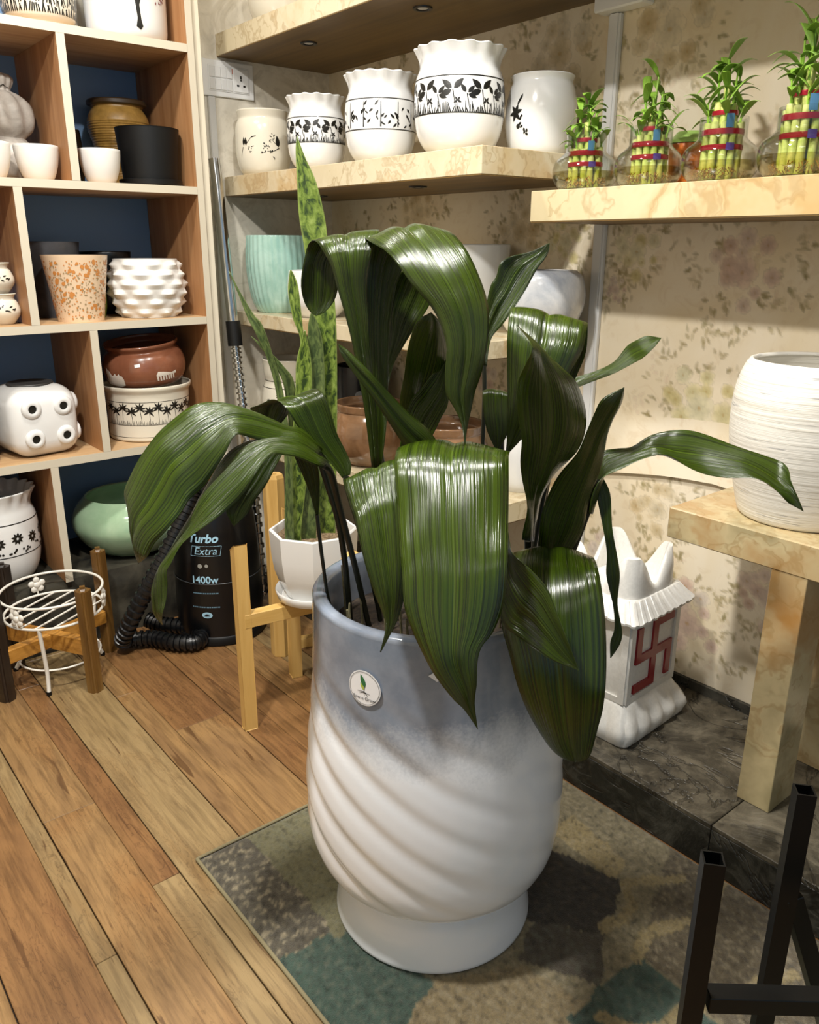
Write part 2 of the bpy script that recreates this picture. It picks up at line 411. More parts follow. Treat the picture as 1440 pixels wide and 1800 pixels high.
def m_glass(name, tint, rough=.02, k=1.0):
    t = NT(name); nt = t.t; nt.nodes.remove(t.b)
    out = [x for x in nt.nodes if x.type == 'OUTPUT_MATERIAL'][0]
    tr = nt.nodes.new('ShaderNodeBsdfTransparent'); tr.inputs[0].default_value = hexc(tint)
    gl = nt.nodes.new('ShaderNodeBsdfGlossy'); gl.inputs['Roughness'].default_value = rough
    fr = nt.nodes.new('ShaderNodeLayerWeight'); fr.inputs[0].default_value = .5
    pw = nt.nodes.new('ShaderNodeMath'); pw.operation = 'POWER'; pw.inputs[1].default_value = 2.6; nt.links.new(fr.outputs['Facing'], pw.inputs[0])
    mu = nt.nodes.new('ShaderNodeMath'); mu.operation = 'MULTIPLY_ADD'; mu.inputs[1].default_value = .75*k; mu.inputs[2].default_value = .035; nt.links.new(pw.outputs[0], mu.inputs[0])
    mx = nt.nodes.new('ShaderNodeMixShader'); nt.links.new(mu.outputs[0], mx.inputs[0]); nt.links.new(tr.outputs[0], mx.inputs[1]); nt.links.new(gl.outputs[0], mx.inputs[2]); nt.links.new(mx.outputs[0], out.inputs[0])
    return t.m
GLASS = m_glass('clear_glass', '#f8faf8'); WATER = m_glass('water', '#efe8c8', .02, .6)

# ------------------------------------------------------------------ structure
XW = 1.905; YE = 2.81
def struct(o, label=None, cat=None):
    o['kind'] = 'structure'
    if label: o['label'] = label
    if cat: o['category'] = cat
    return o
fl = struct(box('floor', -1.6, XW+.08, -1.6, 3.06, -.06, -.0125, plain('floor_joint', '#2c1c10', .7)), 'plank floor of mixed tan, beige and reddish boards', 'floor')
rnd = random.Random(7)
strips = [(-.60, -.42, 0), (-.42, -.225, 2), (-.225, -.035, 1), (-.035, .152, 0), (.152, .300, 2), (.300, .341, 1), (.341, .463, 0), (.463, .526, 2), (.526, .681, 1), (.681, .747, 0), (.747, .902, 0), (.902, .985, 2), (.985, 1.09, 2), (1.09, 1.20, 0), (1.20, 1.279, 1), (1.279, 1.43, 2)]
joints = {6: [.55, 1.776], 7: [.2, 1.425, 2.45], 8: [.3, 2.62], 9: [.9, 2.222], 10: [.8, 1.943], 4: [.75, 2.12], 5: [1.3, 2.5], 11: [1.2, 1.94], 12: [1.5, 2.237], 13: [.7, 2.237], 3: [1.1, 2.3], 14: [1.85], 15: [.4, 1.7]}
for k, (x0, x1, mi) in enumerate(strips):
    js = [-.7]+sorted(joints.get(k, [rnd.uniform(.3, 1.2), rnd.uniform(1.7, 2.4)]))+[2.85]
    main = lambda x: min(abs(x-s) for s in (.152, .341, .526, .681, .902, 1.09, 1.279)) < .003
    gl, gr = (.0014 if main(x0) else .0004), (.0014 if main(x1) else .0004)
    for a, b in zip(js, js[1:]):
        if x1 > 1.2 and a > 2.4: pass
        mm = PL[mi if rnd.random() < .75 else rnd.randrange(3)]
        cx, cy = (x0+x1)/2, (a+b)/2
        o = box('plank', x0+gl-cx, x1-gr-cx, a+.0006-cy, b-.0006-cy, -.0125, 0, mm, fl, bev=.0012)
        o.location = (cx, cy, 0)
wb = struct(box('wall_back', XW, XW+.08, -1.0, 3.1, 0, 2.62, WALLP), 'cream floral wallpapered back wall', 'wall')
struct(box('wall_left', 1.292, XW, YE, YE+.30, 0, 2.62, PLAST), 'grey and cream marbled end wall beside the bookcase', 'wall')
struct(box('wall_niche', -1.6, 1.292, 3.065, 3.11, 0, 2.62, PLAST), 'wall behind the bookcase', 'wall')
struct(box('wall_right', -1.68, -1.6, -1.6, 3.11, 0, 2.62, plain('cream_paint', '#d9cfba', .7)), 'plain cream side wall of the shop', 'wall')
struct(box('ceiling', -1.6, XW+.08, -1.6, 3.11, 2.60, 2.66, CEIL), 'plain white ceiling', 'ceiling')

# raised stone ledge along the back wall
led = thing('stone_ledge', 'raised dark slate tiled ledge along the floral wall', 'ledge', kind='structure')
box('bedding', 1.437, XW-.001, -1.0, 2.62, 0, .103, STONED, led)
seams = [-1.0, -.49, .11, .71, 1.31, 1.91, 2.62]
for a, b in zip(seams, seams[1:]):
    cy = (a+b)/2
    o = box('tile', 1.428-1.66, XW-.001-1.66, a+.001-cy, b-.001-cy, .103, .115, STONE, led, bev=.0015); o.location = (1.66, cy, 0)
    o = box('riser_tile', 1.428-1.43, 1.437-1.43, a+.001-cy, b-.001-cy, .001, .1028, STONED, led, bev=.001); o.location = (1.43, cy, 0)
# skirting strip of dark stone against the wall
box('skirting', XW-.012, XW-.0005, -1.0, 2.62, .1152, .142, STONED, led)
# plinth under the bookcase
pl = thing('stone_plinth', 'rough dark stone plinth under the bookcase', 'plinth', kind='structure')
def rockface(name, x0, x1, y, z0, z1, mat, parent, nx=60, nz=14, amp=.012, seed=3):
    from mathutils import noise as mn
    vs_, fs = [], []
    for j in range(nz+1):
        for i in range(nx+1):
            x = x0+(x1-x0)*i/nx; z = z0+(z1-z0)*j/nz
            d = mn.fractal(Vector((x*9+seed, z*9, 0)), 1.0, 2.0, 5)*amp
            vs_.append((x, y-abs(d) if j < nz else y, z))
    for j in range(nz):
        for i in range(nx):
            a = j*(nx+1)+i; fs.append((a, a+1, a+nx+2, a+nx+1))
    return add_obj(name, mesh(name, vs_, fs), mat, parent, smooth=35)
box('core', -.6, 1.285, 2.642, 3.06, 0, .240, ROCK, pl)
rockface('rock_face', -.6, 1.285, 2.641, 0, .2395, ROCK, pl)

# wall trim: conduits, junction box, loose wallpaper
t1 = thing('trim_1', 'pale vertical cable conduit on the floral wall', 'conduit', kind='structure')
box('conduit', XW-.016, XW-.0005, 1.474, 1.512, .143, 1.86, TRIMW, t1, bev=.003)
box('lid', XW-.0185, XW-.0162, 1.480, 1.506, .143, 1.86, TRIMW, t1, bev=.001)
box('junction_box', XW-.05, XW-.0005, 1.385, 1.535, 1.862, 1.902, WHITEP, t1, bev=.004)
t2 = thing('trim_2', 'white vertical cable conduit below the switch plate', 'conduit', kind='structure')
box('conduit', 1.402, 1.428, YE-.016, YE-.0005, .0, 1.778, TRIMW, t2, bev=.003)
box('side_strip', 1.278, 1.306, 2.632, YE-.0005, .0, 2.6, plain('cream_strip', '#d9d0bb', .5), t2, bev=.002)

# printed flowers of the wallpaper: the paper is one sheet, its print is held in a colour attribute
import numpy as np
GS = .0042; GY0, GY1, GZ0, GZ1 = .10, 2.808, .143, 1.903
gw, gh = int((GY1-GY0)/GS)+1, int((GZ1-GZ0)/GS)+1
PC = np.zeros((gh, gw, 3)); PA = np.zeros((gh, gw))
def paint(cy, cz, ang, L_, W_, col, alpha, vein=.18, round_=False):
    R_ = max(L_, W_)+.006; i0 = max(0, int((cy-R_-GY0)/GS)); i1 = min(gw, int((cy+R_-GY0)/GS)+2); j0 = max(0, int((cz-R_-GZ0)/GS)); j1 = min(gh, int((cz+R_-GZ0)/GS)+2)
    if i1 <= i0 or j1 <= j0: return
    Yg = GY0+GS*np.arange(i0, i1)[None, :]-cy; Zg = GZ0+GS*np.arange(j0, j1)[:, None]-cz
    u = (Yg*math.cos(ang)+Zg*math.sin(ang))/L_; v = (-Yg*math.sin(ang)+Zg*math.cos(ang))/(W_/2)
    prof = np.sqrt(np.clip(1-(2*u-1)**2, 0, 1)) if round_ else np.sin(np.pi*np.clip(u, 0, 1)**.8)
    d = np.clip((prof-np.abs(v))*W_/2/(GS*.9)+.5, 0, 1)*((u > 0) & (u < 1)); a = d*alpha
    sh = 1-vein*np.clip(1-np.abs(v)/np.maximum(prof, .05)*1.0, 0, 1)*(1-u)-vein*2.2*np.clip(np.abs(v)/np.maximum(prof, .05)-.55, 0, 1)*d
    c = np.array(col[:3])[None, None, :]*sh[:, :, None]
    A0 = PA[j0:j1, i0:i1]; C0 = PC[j0:j1, i0:i1]; An = a+A0*(1-a)
    PC[j0:j1, i0:i1] = np.where(An[:, :, None] > 1e-4, (c*a[:, :, None]+C0*(A0*(1-a))[:, :, None])/np.maximum(An, 1e-4)[:, :, None], C0); PA[j0:j1, i0:i1] = An
def bouquet(cy, cz, size, seed, pal, k=1.0):
    r = random.Random(seed); lf = [hexc(c) for c in ('#a89870', '#93875c', '#b5a67c', '#9a8a5e')]
    for q in range(int(44*size/.12)):
        a = r.uniform(0, 2*PI); d = size*(.55+.7*r.random()); y, z = cy+d*math.cos(a), cz+d*math.sin(a)
        for s in range(r.randint(2, 4)):
            paint(y+r.uniform(-.012, .012), z+r.uniform(-.012, .012), a+r.uniform(-1.1, 1.1), r.uniform(.014, .026), r.uniform(.006, .011), r.choice(lf), r.uniform(.4, .8)*k)
    fl_ = [(0, 0, .30)]+[(r.uniform(.28, .68), 2*PI*q/8+r.uniform(-.4, .4), r.uniform(.12, .24)) for q in range(11)]
    for d, a, rr in reversed(fl_):
        y0, z0, R_ = cy+d*size*math.cos(a), cz+d*size*math.sin(a), rr*size; c0 = hexc(r.choice(pal))
        for ring in range(4):
            n = (6, 6, 5, 4)[ring]; R2 = R_*(1, .76, .52, .32)[ring]; o_ = r.random()*6
            for q in range(n):
                f = r.uniform(.84, 1.06)*(1, .97, .93, .88)[ring]
                paint(y0, z0, o_+2*PI*q/n+r.uniform(-.12, .12), R2, R2*.92, tuple(min(1, v*f) for v in c0[:3]), .5*k, .32, True)
        paint(y0-R_*.12, z0, 0, R_*.24, R_*.24, hexc('#b58f4e'), .5*k, .1, True)
P1 = ('#decdaa', '#d8c59e', '#e2d4b6', '#d3bc92'); P2 = ('#e2cdbd', '#dcc2b2', '#e6d8c8', '#d8bcaa'); P3 = ('#dfd4a4', '#d9cb94', '#e4dcb8')
for i, (cy, cz, s, pal) in enumerate([(1.068, 1.24, .135, P2), (1.375, 1.285, .10, P3), (1.14, .90, .15, P3), (1.434, 1.185, .05, P2), (1.683, 1.80, .15, P1), (2.286, 1.40, .13, P1), (1.335, 1.80, .15, P1), (1.80, 1.34, .12, P1), (1.62, 1.31, .09, P3), (1.23, .60, .11, P1), (1.10, .30, .16, P2), (1.40, .42, .10, P2), (2.46, 1.82, .10, P1), (.80, 1.62, .15, P1), (.72, .95, .13, P2), (2.05, 1.75, .11, P1), (1.95, .88, .10, P2), (2.3, .92, .10, P1), (1.60, .85, .10, P2), (2.62, 1.30, .10, P1), (.88, .45, .12, P2), (1.27, .36, .10, P3), (.55, 1.30, .14, P1), (1.52, 1.62, .09, P3)]):
    bouquet(cy, cz, s, 100+i, pal)
rw = random.Random(77)
for q in range(210):   # faint sprigs in the ground of the paper
    y, z, a = rw.uniform(GY0, GY1), rw.uniform(GZ0, GZ1), rw.uniform(0, 6)
    for s in range(rw.randint(3, 6)): paint(y+s*.012*math.cos(a), z+s*.012*math.sin(a), a+(-1)**s*.9, rw.uniform(.014, .03), rw.uniform(.006, .014), hexc(rw.choice(('#cdb78c', '#d9bfa6', '#c5b286'))), .35)
gy = GY0+GS*np.arange(gw); gz = GZ0+GS*np.arange(gh); YY, ZZ = np.meshgrid(gy, gz)
co = np.stack([np.full_like(YY, XW-.0006), YY, ZZ], -1).reshape(-1, 3)
idx = np.arange(gw*gh).reshape(gh, gw); q4 = np.stack([idx[:-1, :-1], idx[1:, :-1], idx[1:, 1:], idx[:-1, 1:]], -1).reshape(-1, 4)
wm = bpy.data.meshes.new('printed_paper'); wm.vertices.add(len(co)); wm.vertices.foreach_set('co', co.ravel())
wm.loops.add(q4.size); wm.loops.foreach_set('vertex_index', q4.ravel().astype(np.int32)); wm.polygons.add(len(q4)); wm.polygons.foreach_set('loop_start', np.arange(0, q4.size, 4, dtype=np.int32)); wm.update(calc_edges=True)
ca = wm.color_attributes.new('Col', 'FLOAT_COLOR', 'POINT'); ca.data.foreach_set('color', np.concatenate([PC.reshape(-1, 3), PA.reshape(-1, 1)], 1).astype(np.float32).ravel())
t = NT('printed_wallpaper'); v = t.coord('Object'); n1 = t.noise(v, 3.0, 4, .5, 1.0); n2 = t.noise(v, 16, 5, .6, 1.5)
col = t.ramp(n1, [(.35, '#e9dec8'), (.65, '#e0d0b0')]); col = t.mix(t.math('MULTIPLY', t.ramp(n2, [(.52, (0, 0, 0, 1)), (.62, (1, 1, 1, 1))]), .16), col, '#c2a67c')
ac = t.n('ShaderNodeVertexColor', _layer_name='Col'); fi = t.noise(v, 300, 2, .5)
t.base(t.mix(ac.outputs['Alpha'], col, ac.outputs['Color'])).set(rough=.5, spec=.35); t.bump(fi, .06, .001)
wp = add_obj('printed_paper', wm, t.m, wb)
# lower edge of the loose upper wallpaper sheet
edge = [(1.47, .655), (1.406, .673), (1.305, .691), (1.194, .706), (1.091, .713), (1.05, .713), (.90, .70)]
vs_, fs = [], []
E2 = interp(edge, 40)
for y, z in E2:
    for k in range(7):
        t = k/6; vs_.append((XW-.0025-.010*(1-t)**2.2, y, z+t*.16))
for i in range(len(E2)-1):
    for k in range(6): a = i*7+k; fs.append((a, a+1, a+8, a+7))
sh = add_obj('wallpaper_edge', mesh('wallpaper_edge', vs_, fs), WALLP, wb, smooth=60)
# ------------------------------------------------------------------ bookcase
YB, YK = 2.62, 3.04
bc = thing('bookcase', 'built-in cubby bookcase of wood with cream front edges and blue back', 'bookcase', (0, 0, 0))
def board(name, x0, x1, z0, z1, mat):
    cx, cz = (x0+x1)/2, (z0+z1)/2
    o = box(name, x0-cx, x1-cx, YB+.0015, YK, z0-cz, z1-cz, mat, bc); o.location = (cx, 0, cz)
    e = box('edge_strip', x0-cx, x1-cx, YB, YB+.0014, z0-cz, z1-cz, EDGE, o)
    return o
XL = .10
for z0, z1 in ((2.272, 2.295), (1.862, 1.885), (1.453, 1.476), (1.043, 1.067), (.630, .655)): board('shelf_board', XL, 1.2535, z0, z1, WOODH)
board('side_panel', 1.254, 1.2755, .2405, 2.295, WOODC); board('side_panel', XL-.022, XL-.0005, .2405, 2.295, WOODC)
for z0, z1, xs in ((1.8855, 2.2715, ()), (1.4765, 1.8615, (.860, .36)), (1.0675, 1.4525, (.692, .30)), (.6555, 1.0425, (.859, .36)), (.2405, .6295, (.689, .30))):
    for x in xs: board('divider', x, x+.024, z0, z1, WOODC)
box('back_panel', XL, 1.2535, YK+.0005, YK+.008, .2405, 2.295, BLUE, bc)

# ------------------------------------------------------------------ wall shelves
def downlight(parent, x, y, z):
    o = add_obj('downlight', lathe_me('downlight', [(.0, -.001), (.017, -.001), (.019, -.004), (.026, -.004), (.027, -.0005)], 24), BLACKP, parent, (x, y, z), smooth=30)
    add_obj('lens', lathe_me('lens', [(0, -.0025), (.012, -.0025), (.014, -.0015)], 16), plain('lens_white', '#d8d6d0', .3), o, smooth=30)
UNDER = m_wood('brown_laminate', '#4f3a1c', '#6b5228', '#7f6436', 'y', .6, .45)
def shelf(label, x0, y0, y1, z0, z1, lights=(), mat=ONYX):
    t = thing('wall_shelf', label, 'shelf', (0, 0, 0))
    box('shelf_box', x0, XW-.0008, y0, y1, z0, z1, mat, t, bev=.0012)
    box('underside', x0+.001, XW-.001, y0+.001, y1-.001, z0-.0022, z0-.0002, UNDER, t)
    for x, y in lights: downlight(t, x, y, z0-.0022)
    return t
shelf('top onyx-pattern wall shelf with two black downlights underneath', 1.448, .25, YE-.001, 1.904, 1.970, ((1.577, 2.434), (1.594, 1.899)))
shelf('onyx-pattern wall shelf carrying the row of black and white printed pots', 1.450, 1.506, YE-.001, 1.462, 1.525, ((1.598, 1.918), (1.657, 2.514)))
shelf('onyx-pattern wall shelf under the teal ribbed pot', 1.450, 1.506, YE-.001, 1.020, 1.066)
shelf('lowest onyx-pattern wall shelf, carrying the brown bowls', 1.450, 1.506, YE-.001, .552, .610)
shelf('pale onyx wall shelf under the four lucky bamboo vases', 1.600, .15, 1.482, 1.357, 1.428, (), m_onyx('onyx_laminate_pale', '#c0b28c', '#cdbf9b', '#b9975c', 2.2, .7))

# onyx table
tb = thing('side_table', 'chunky onyx-look table standing on the slate ledge', 'table', (0, 0, 0))
box('tabletop', 1.556, XW-.0205, -.40, .976, .672, .743, ONYX2, tb, bev=.0025)
box('leg', 1.558, 1.660, .652, .727, .1155, .6718, ONYX2, tb, bev=.0012)
box('leg', 1.800, 1.884, .652, .727, .1155, .6718, ONYX2, tb, bev=.0012)
box('leg', 1.558, 1.660, -.30, -.22, .1155, .6718, ONYX2, tb, bev=.0012)

# switch plate
sw = thing('switch_plate', 'white wall switch plate with eight switches and one socket', 'switch', (1.483, YE, 1.836), 0)
box('plate', -.098, .098, -.010, -.0005, -.056, .056, WHITEP, sw, bev=.004, seg=2)
box('inner_frame', -.076, .078, -.0125, -.0102, -.040, .040, WHITEP, sw, bev=.001)
for j in range(2):
    for i in range(4):
        x = -.072+i*.0215; z = .002 if j == 0 else -.036
        box('switch', x, x+.0205, -.016, -.0127, z, z+.034, plain('switch_white', '#ececea', .3), sw, bev=.0015)
box('socket', .018, .074, -.0145, -.0127, -.036, .036, WHITEP, sw, bev=.001)
for dx, dz, w_, h_ in ((.046, .010, .006, .010), (.046, .001, .005, .005), (.034, -.016, .009, .006), (.058, -.016, .009, .006)):
    box('socket_hole', dx-w_/2, dx+w_/2, -.0149, -.0146, dz-h_/2, dz+h_/2, BLACKI, sw)
box('indicator', .010, .016, -.0149, -.0127, .018, .034, plain('indicator_red', '#d6826a', .3), sw, bev=.001)

# ------------------------------------------------------------------ pots in the bookcase
def simple_pot(name, label, cat, loc, outer, mat, group=None, n=56, t=.005, depth=.75, mod=None, smooth=50, rotz=0):
    o = add_obj(name, lathe_me(name, pot_prof(outer, t, depth), n, mod), mat, None, loc, (0, 0, rotz), smooth)
    return tag(o, label, cat, group)
def pot_with(name, label, cat, loc, outer, mat, n=64, t=.006, depth=.7, mod=None, group=None):
    e = thing(name, label, cat, loc, 0, group)
    add_obj('body', lathe_me('body', pot_prof(outer, t, depth), n, mod), mat, e, smooth=50)
    return e
S0, S1, S2, S3, S4 = 1.8856, 1.4766, 1.0676, .6556, .2406
def print_on(parent, name, polys, outer, loc, mat=BLACKI, eps=.0009, off=0):
    o = add_obj(name, decal_me(name, polys, lambda z: rad_at(outer, z), face_cam(loc)+off, eps), mat, parent)
    if len(polys) > 1: o['kind'] = 'stuff'
    return o
# row 0
L = (.863, 2.745, S0); ou = dense(scale_prof([(.74, 0), (.78, .012), (.79, .05), (.93, .12), (1, .3), (1.0, .7), (.95, 1.0)], .1016, .21), 3)
z_ = pot_with('planter_pot', 'white pot with black zebra dashes on the top bookcase shelf', 'pot', L, ou, CERC)
r = random.Random(3); ps = []
for i in range(64):
    s = (i-32)*.0068; zz = .028
    while zz < .2:
        h_ = r.uniform(.012, .035); k = r.uniform(-.3, .3)*.02; ps.append([(s, zz), (s+.0034, zz+.001), (s+.0034+k, zz+h_), (s+k, zz+h_-.001)]); zz += h_+r.uniform(.003, .007)
print_on(z_, 'zebra_print', ps, ou, L)
L = (1.012, 2.905, S0); ou = dense(scale_prof([(.7, 0), (.75, .02), (.95, .2), (1, .6), (.97, 1)], .042, .15), 3)
z_ = pot_with('planter_pot', 'small white pot with a black palm print between two larger pots', 'pot', L, ou, CERC)
ps = [leafp(-.014, .075, a, .026, .007) for a in (.2, .8, 1.5, 2.2, 2.9, 3.6)]+[stroke(-.014, .075, -.012, .02, .004)]+[stroke(-.03+i*.004, .014, -.03+i*.004+.002, .014+r.uniform(.012, .03), .002) for i in range(16)]
print_on(z_, 'palm_print', ps, ou, L)
L = (1.122, 2.752, S0); ou = dense(scale_prof([(.86, 0), (.9, .015), (.98, .12), (1, .5), (1.0, 1)], .1215, .255), 3)
z_ = pot_with('planter_pot', 'white cylinder pot with a red blossom tree print', 'pot', L, ou, CERA)
ps = [[(.028, .028), (.040, .020), (.048, .030), (.044, .045), (.041, .085), (.048, .105), (.040, .098), (.036, .11), (.030, .098), (.026, .108), (.030, .085), (.033, .05)], stroke(.036, .095, .060, .14, .006), stroke(.036, .095, .012, .135, .006), stroke(.036, .1, .034, .16, .006)]
print_on(z_, 'tree_print', ps, ou, L)
ps = []
for i in range(150):
    a = r.uniform(0, PI); d = r.uniform(.035, .085); ps.append(leafp(.036+d*1.25*math.cos(a), .098+d*math.sin(a), r.uniform(0, 6), .010, .005, 3))
print_on(z_, 'blossom_print', ps, ou, L, plain('blossom_red', '#7d2f36', .4))
# row 1
L = (.757, 2.872, S1)
prof = dense([(.055, 0), (.078, .012), (.0873, .05), (.082, .095), (.060, .121), (.058, .128), (.080, .15), (.0875, .185), (.080, .22), (.055, .245), (.034, .255), (.030, .262), (.037, .275), (.040, .290), (.032, .300)], 3)
def sackmod(th, r_0, z, k): return (r_0*(1+(.055*math.sin(11*th+z*16)+.03*math.sin(5*th-9*z))*min(1, max(0, (z-.125)/.03))), z)
e = thing('sack_vase', 'grey and white tied sack-shaped vase in the bookcase', 'vase', L)
add_obj('body', lathe_me('body', pot_prof(prof, .004, .1), 80, sackmod), SACKM, e, smooth=60)
pf = lambda z: rad_at(prof, z)
add_obj('neck_scroll', decal_me('neck_scroll', [stroke(-.02+.008*i, .266+.004*math.sin(i*2), -.012+.008*i, .266+.004*math.sin(i*2+2), .003) for i in range(6)], pf, face_cam(L), .0035), BLACKI, e)
cup = dense(scale_prof([(.58, 0), (.62, .012), (.74, .15), (.88, .42), (.97, .75), (1, 1)], .0621, .094), 3)
c0 = simple_pot('plain_cup', 'plain white cup beside the sack vase, nearest the divider', 'cup', (.793, 2.707, S1), cup, BISQ, 'plain white cups', t=.004)
for loc, lab in (((.658, 2.70, S1), 'plain white cup in front of the sack vase, cut by the photo edge'), ((.972, 2.69, S1), 'plain white cup in front of the ribbed tan vase')):
    c = c0.copy(); COL.objects.link(c); c.location = loc; c['label'] = lab
vz = [(.056, 0)]; vp = [(.0557, 0), (.062, .05), (.078, .11), (.0935, .16), (.1, .195), (.094, .225), (.082, .245), (.080, .252)]
vd = interp(vp, 120)
vd = [(a+(.0012*math.sin(z*2*PI/.0075) if z < .205 else 0), z) for a, z in vd]+[(.086, .256), (.0934, .26), (.0936, .268)]
e = thing('ribbed_vase', 'tall tan vase with fine horizontal ribs and a dark rim', 'vase', (1.135, 2.932, S1))
add_obj('body', lathe_me('body', pot_prof(vd, .006, .3), 48), TANRIB, e, smooth=60)
add_obj('rim', lathe_me('rim', [(.0845, .2545), (.0952, .2585), (.0955, .2685), (.091, .2725), (.086, .2722)], 48), plain('dark_stoneware', '#3a2c1c', .4), e, smooth=50)
e = thing('black_pot', 'matte black tapered pot on its own saucer', 'pot', (1.150, 2.738, S1))
add_obj('body', lathe_me('body', pot_prof(dense(scale_prof([(.845, .0), (.86, .02), (.99, .93), (1, 1)], .0985, .158), 3), .005, .7), 56), BLACKM, e, (0, 0, .011), smooth=40)
add_obj('saucer', lathe_me('saucer', [(0, 0), (.090, 0), (.098, .004), (.099, .018), (.096, .020), (.090, .0105), (0, .0105)], 56), BLACKM, e, smooth=40)
simple_pot('bottle_pot', 'small dark pot in the shade behind a white cup', 'pot', (.955, 2.93, S1), dense(scale_prof([(.8, 0), (.9, .1), (1, .6), (.9, 1)], .05, .17), 3), BLACKP)
# row 2
mini = dense(scale_prof([(.55, 0), (.62, .03), (.95, .3), (1, .5), (.85, .75), (.72, .85), (.8, .97), (.86, 1)], .054, .088), 3)
for k, (z, lab) in enumerate(((S2, 'small cream pot with a black sprig, lower of a pair stacked on the shelf'), (S2+.0885, 'small cream pot with a black sprig, upper of a stacked pair'))):
    e = pot_with('mini_pot', lab, 'pot', (.640-.006*k, 2.728, z), mini, CERC, 40, .004, group='stacked small cream pots')
    rr = random.Random(k); print_on(e, 'sprig_print', [leafp(-.005+.007*i, .045+.006*math.sin(i*1.9), rr.uniform(-1, 1.5), .012, .0045, 3) for i in range(7)], mini, (.64, 2.728))
simple_pot('tall_grey_pot', 'tall dark grey pot behind the orange speckled pot', 'pot', (.856, 2.917, S2), dense(scale_prof([(.66, 0), (.70, .03), (.97, .9), (1, 1)], .0943, .236), 4), GREYP)
L = (.868, 2.712, S2); ou = dense(scale_prof([(.70, 0), (.715, .01), (.985, .95), (1, 1)], .0973, .192), 6)
e = pot_with('speckled_pot', 'peach tapered pot with orange dots', 'pot', L, ou, plain('peach_glaze', '#dfc4a4', .3, coat=.2))
r = random.Random(11); ps, pg = [], []
for i in range(560):
    s = r.uniform(-.14, .14); z = r.uniform(.008, .182); q = r.random()
    (ps if q < .5 else pg).append(blob(s, z, r.uniform(.0042, .0066) if q < .12 else r.uniform(.0016, .0030), 10))
print_on(e, 'orange_dots', ps, ou, L, plain('orange_dot', '#c98646', .35)); print_on(e, 'grey_dots', pg, ou, L, plain('olive_dot', '#a08a66', .35), .0007)
simple_pot('black_bowl', 'glossy black pot standing behind the white wavy pot', 'pot', (1.050, 2.950, S2), dense(scale_prof([(.6, 0), (.7, .1), (.9, .6), (1, 1)], .085, .205), 4), BLACKP)
simple_pot('olive_pot', 'small olive green pot in the shadow between two larger pots', 'pot', (.953, 2.800, S2), dense(scale_prof([(.7, 0), (.95, .3), (1, .7), (.9, 1)], .032, .12), 4), m_noisy('olive_glaze', '#5a6a1e', '#73802c', 20))
wv = interp([(.0911, 0), (.108, .03), (.122, .075), (.1244, .1), (.118, .14), (.108, .172), (.104, .183)], 96)
def wavmod(th, r_0, z, k):
    if k > 96: return (r_0, z)
    q = z/.183*6; tier = int(q); tri = 1-abs(2*(q-tier)-1)
    return (r_0+(tri*(.55+.6*math.cos(9*th+PI*(tier % 2)))-.25)*.0125*min(1, z/.01)*min(1, (.186-z)/.01), z)
simple_pot('wavy_pot', 'white round pot with faceted wavy tiers', 'pot', (1.110, 2.752, S2), wv, BISQ, n=120, mod=wavmod, smooth=40)
# row 3: dice pots
def dice(label, loc, rot, w_=.222):
    e = thing('dice_pot', label, 'pot', loc, rot, 'white dice pots with bored knobs')
    bm = bmesh.new(); bmesh.ops.create_cube(bm, size=w_)
    bmesh.ops.bevel(bm, geom=bm.edges[:], offset=.055, segments=6, affect='EDGES', profile=.5)
    for v in bm.verts:
        v.co.z += w_/2-.0
        f = 1-.10*((v.co.z/w_-.5)*2)**2; v.co.x *= f; v.co.y *= f
    add_obj('body', bm_mesh('body', bm), CERA, e, smooth=60)
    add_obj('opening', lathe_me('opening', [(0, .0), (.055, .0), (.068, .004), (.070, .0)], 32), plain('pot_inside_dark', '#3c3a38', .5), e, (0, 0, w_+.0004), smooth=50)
    knob = lathe_me('knob', [(.031, -.006), (.031, .001), (.028, .0055), (.022, .0085), (.017, .009), (.0135, .008), (.013, .003), (0, .003)], 28)
    hole = lathe_me('hole', [(0, .0036), (.0128, .0036)], 20)
    for ax in (0, 1):
        for sx in (-1, 1):
            for sz in (-1, 1):
                u, v = sx*.049, w_*.5+sz*.047
                o = add_obj('knob', knob, CERA, e, smooth=50)
                if ax == 0: o.location = (u, -w_/2+.004, v); o.rotation_euler = (PI/2, 0, 0)
                else: o.location = (w_/2-.004, u, v); o.rotation_euler = (0, PI/2, 0)
                h_ = add_obj('hole', hole, BLACKI, o)
dice('white dice-shaped pot with round bored knobs, whole in view', (.700, 2.765, S3), math.radians(8))
dice('white dice-shaped pot with bored knobs, cut by the photo edge', (.452, 2.745, S3), math.radians(-4), .21)
# stacked bowls
L = (1.088, 2.785, S3); ou = dense([(.130, 0), (.137, .004), (.1385, .02), (.140, .11), (.141, .155), (.1435, .165), (.150, .176), (.1506, .184)], 3)
e = pot_with('palm_bowl', 'cream cylinder pot with a black palm grove print, under the brown bowl', 'pot', L, ou, CERC, 72)
ps = []; r = random.Random(5)
for i in range(-5, 9):
    s = i*.030; zt = .105+(.012 if i % 2 else 0)
    ps += [leafp(s, zt, a+r.uniform(-.15, .15), .021, .0062) for a in (.1, .75, 1.45, 2.2, 2.95, 3.7, 5.5)]
    ps.append(stroke(s, zt, s+r.uniform(-.005, .005), .062, .0022))
for i in range(110): s = -.16+i*.0039; ps.append(stroke(s, .060, s+r.uniform(-.004, .004), .060+r.uniform(.006, .017), .0015))
print_on(e, 'palm_print', ps, ou, L)
for z, h_ in ((.059, .0015), (.137, .0015), (.017, .0013)): ring_band('black_line', ou, z, h_, BLACKI, e)
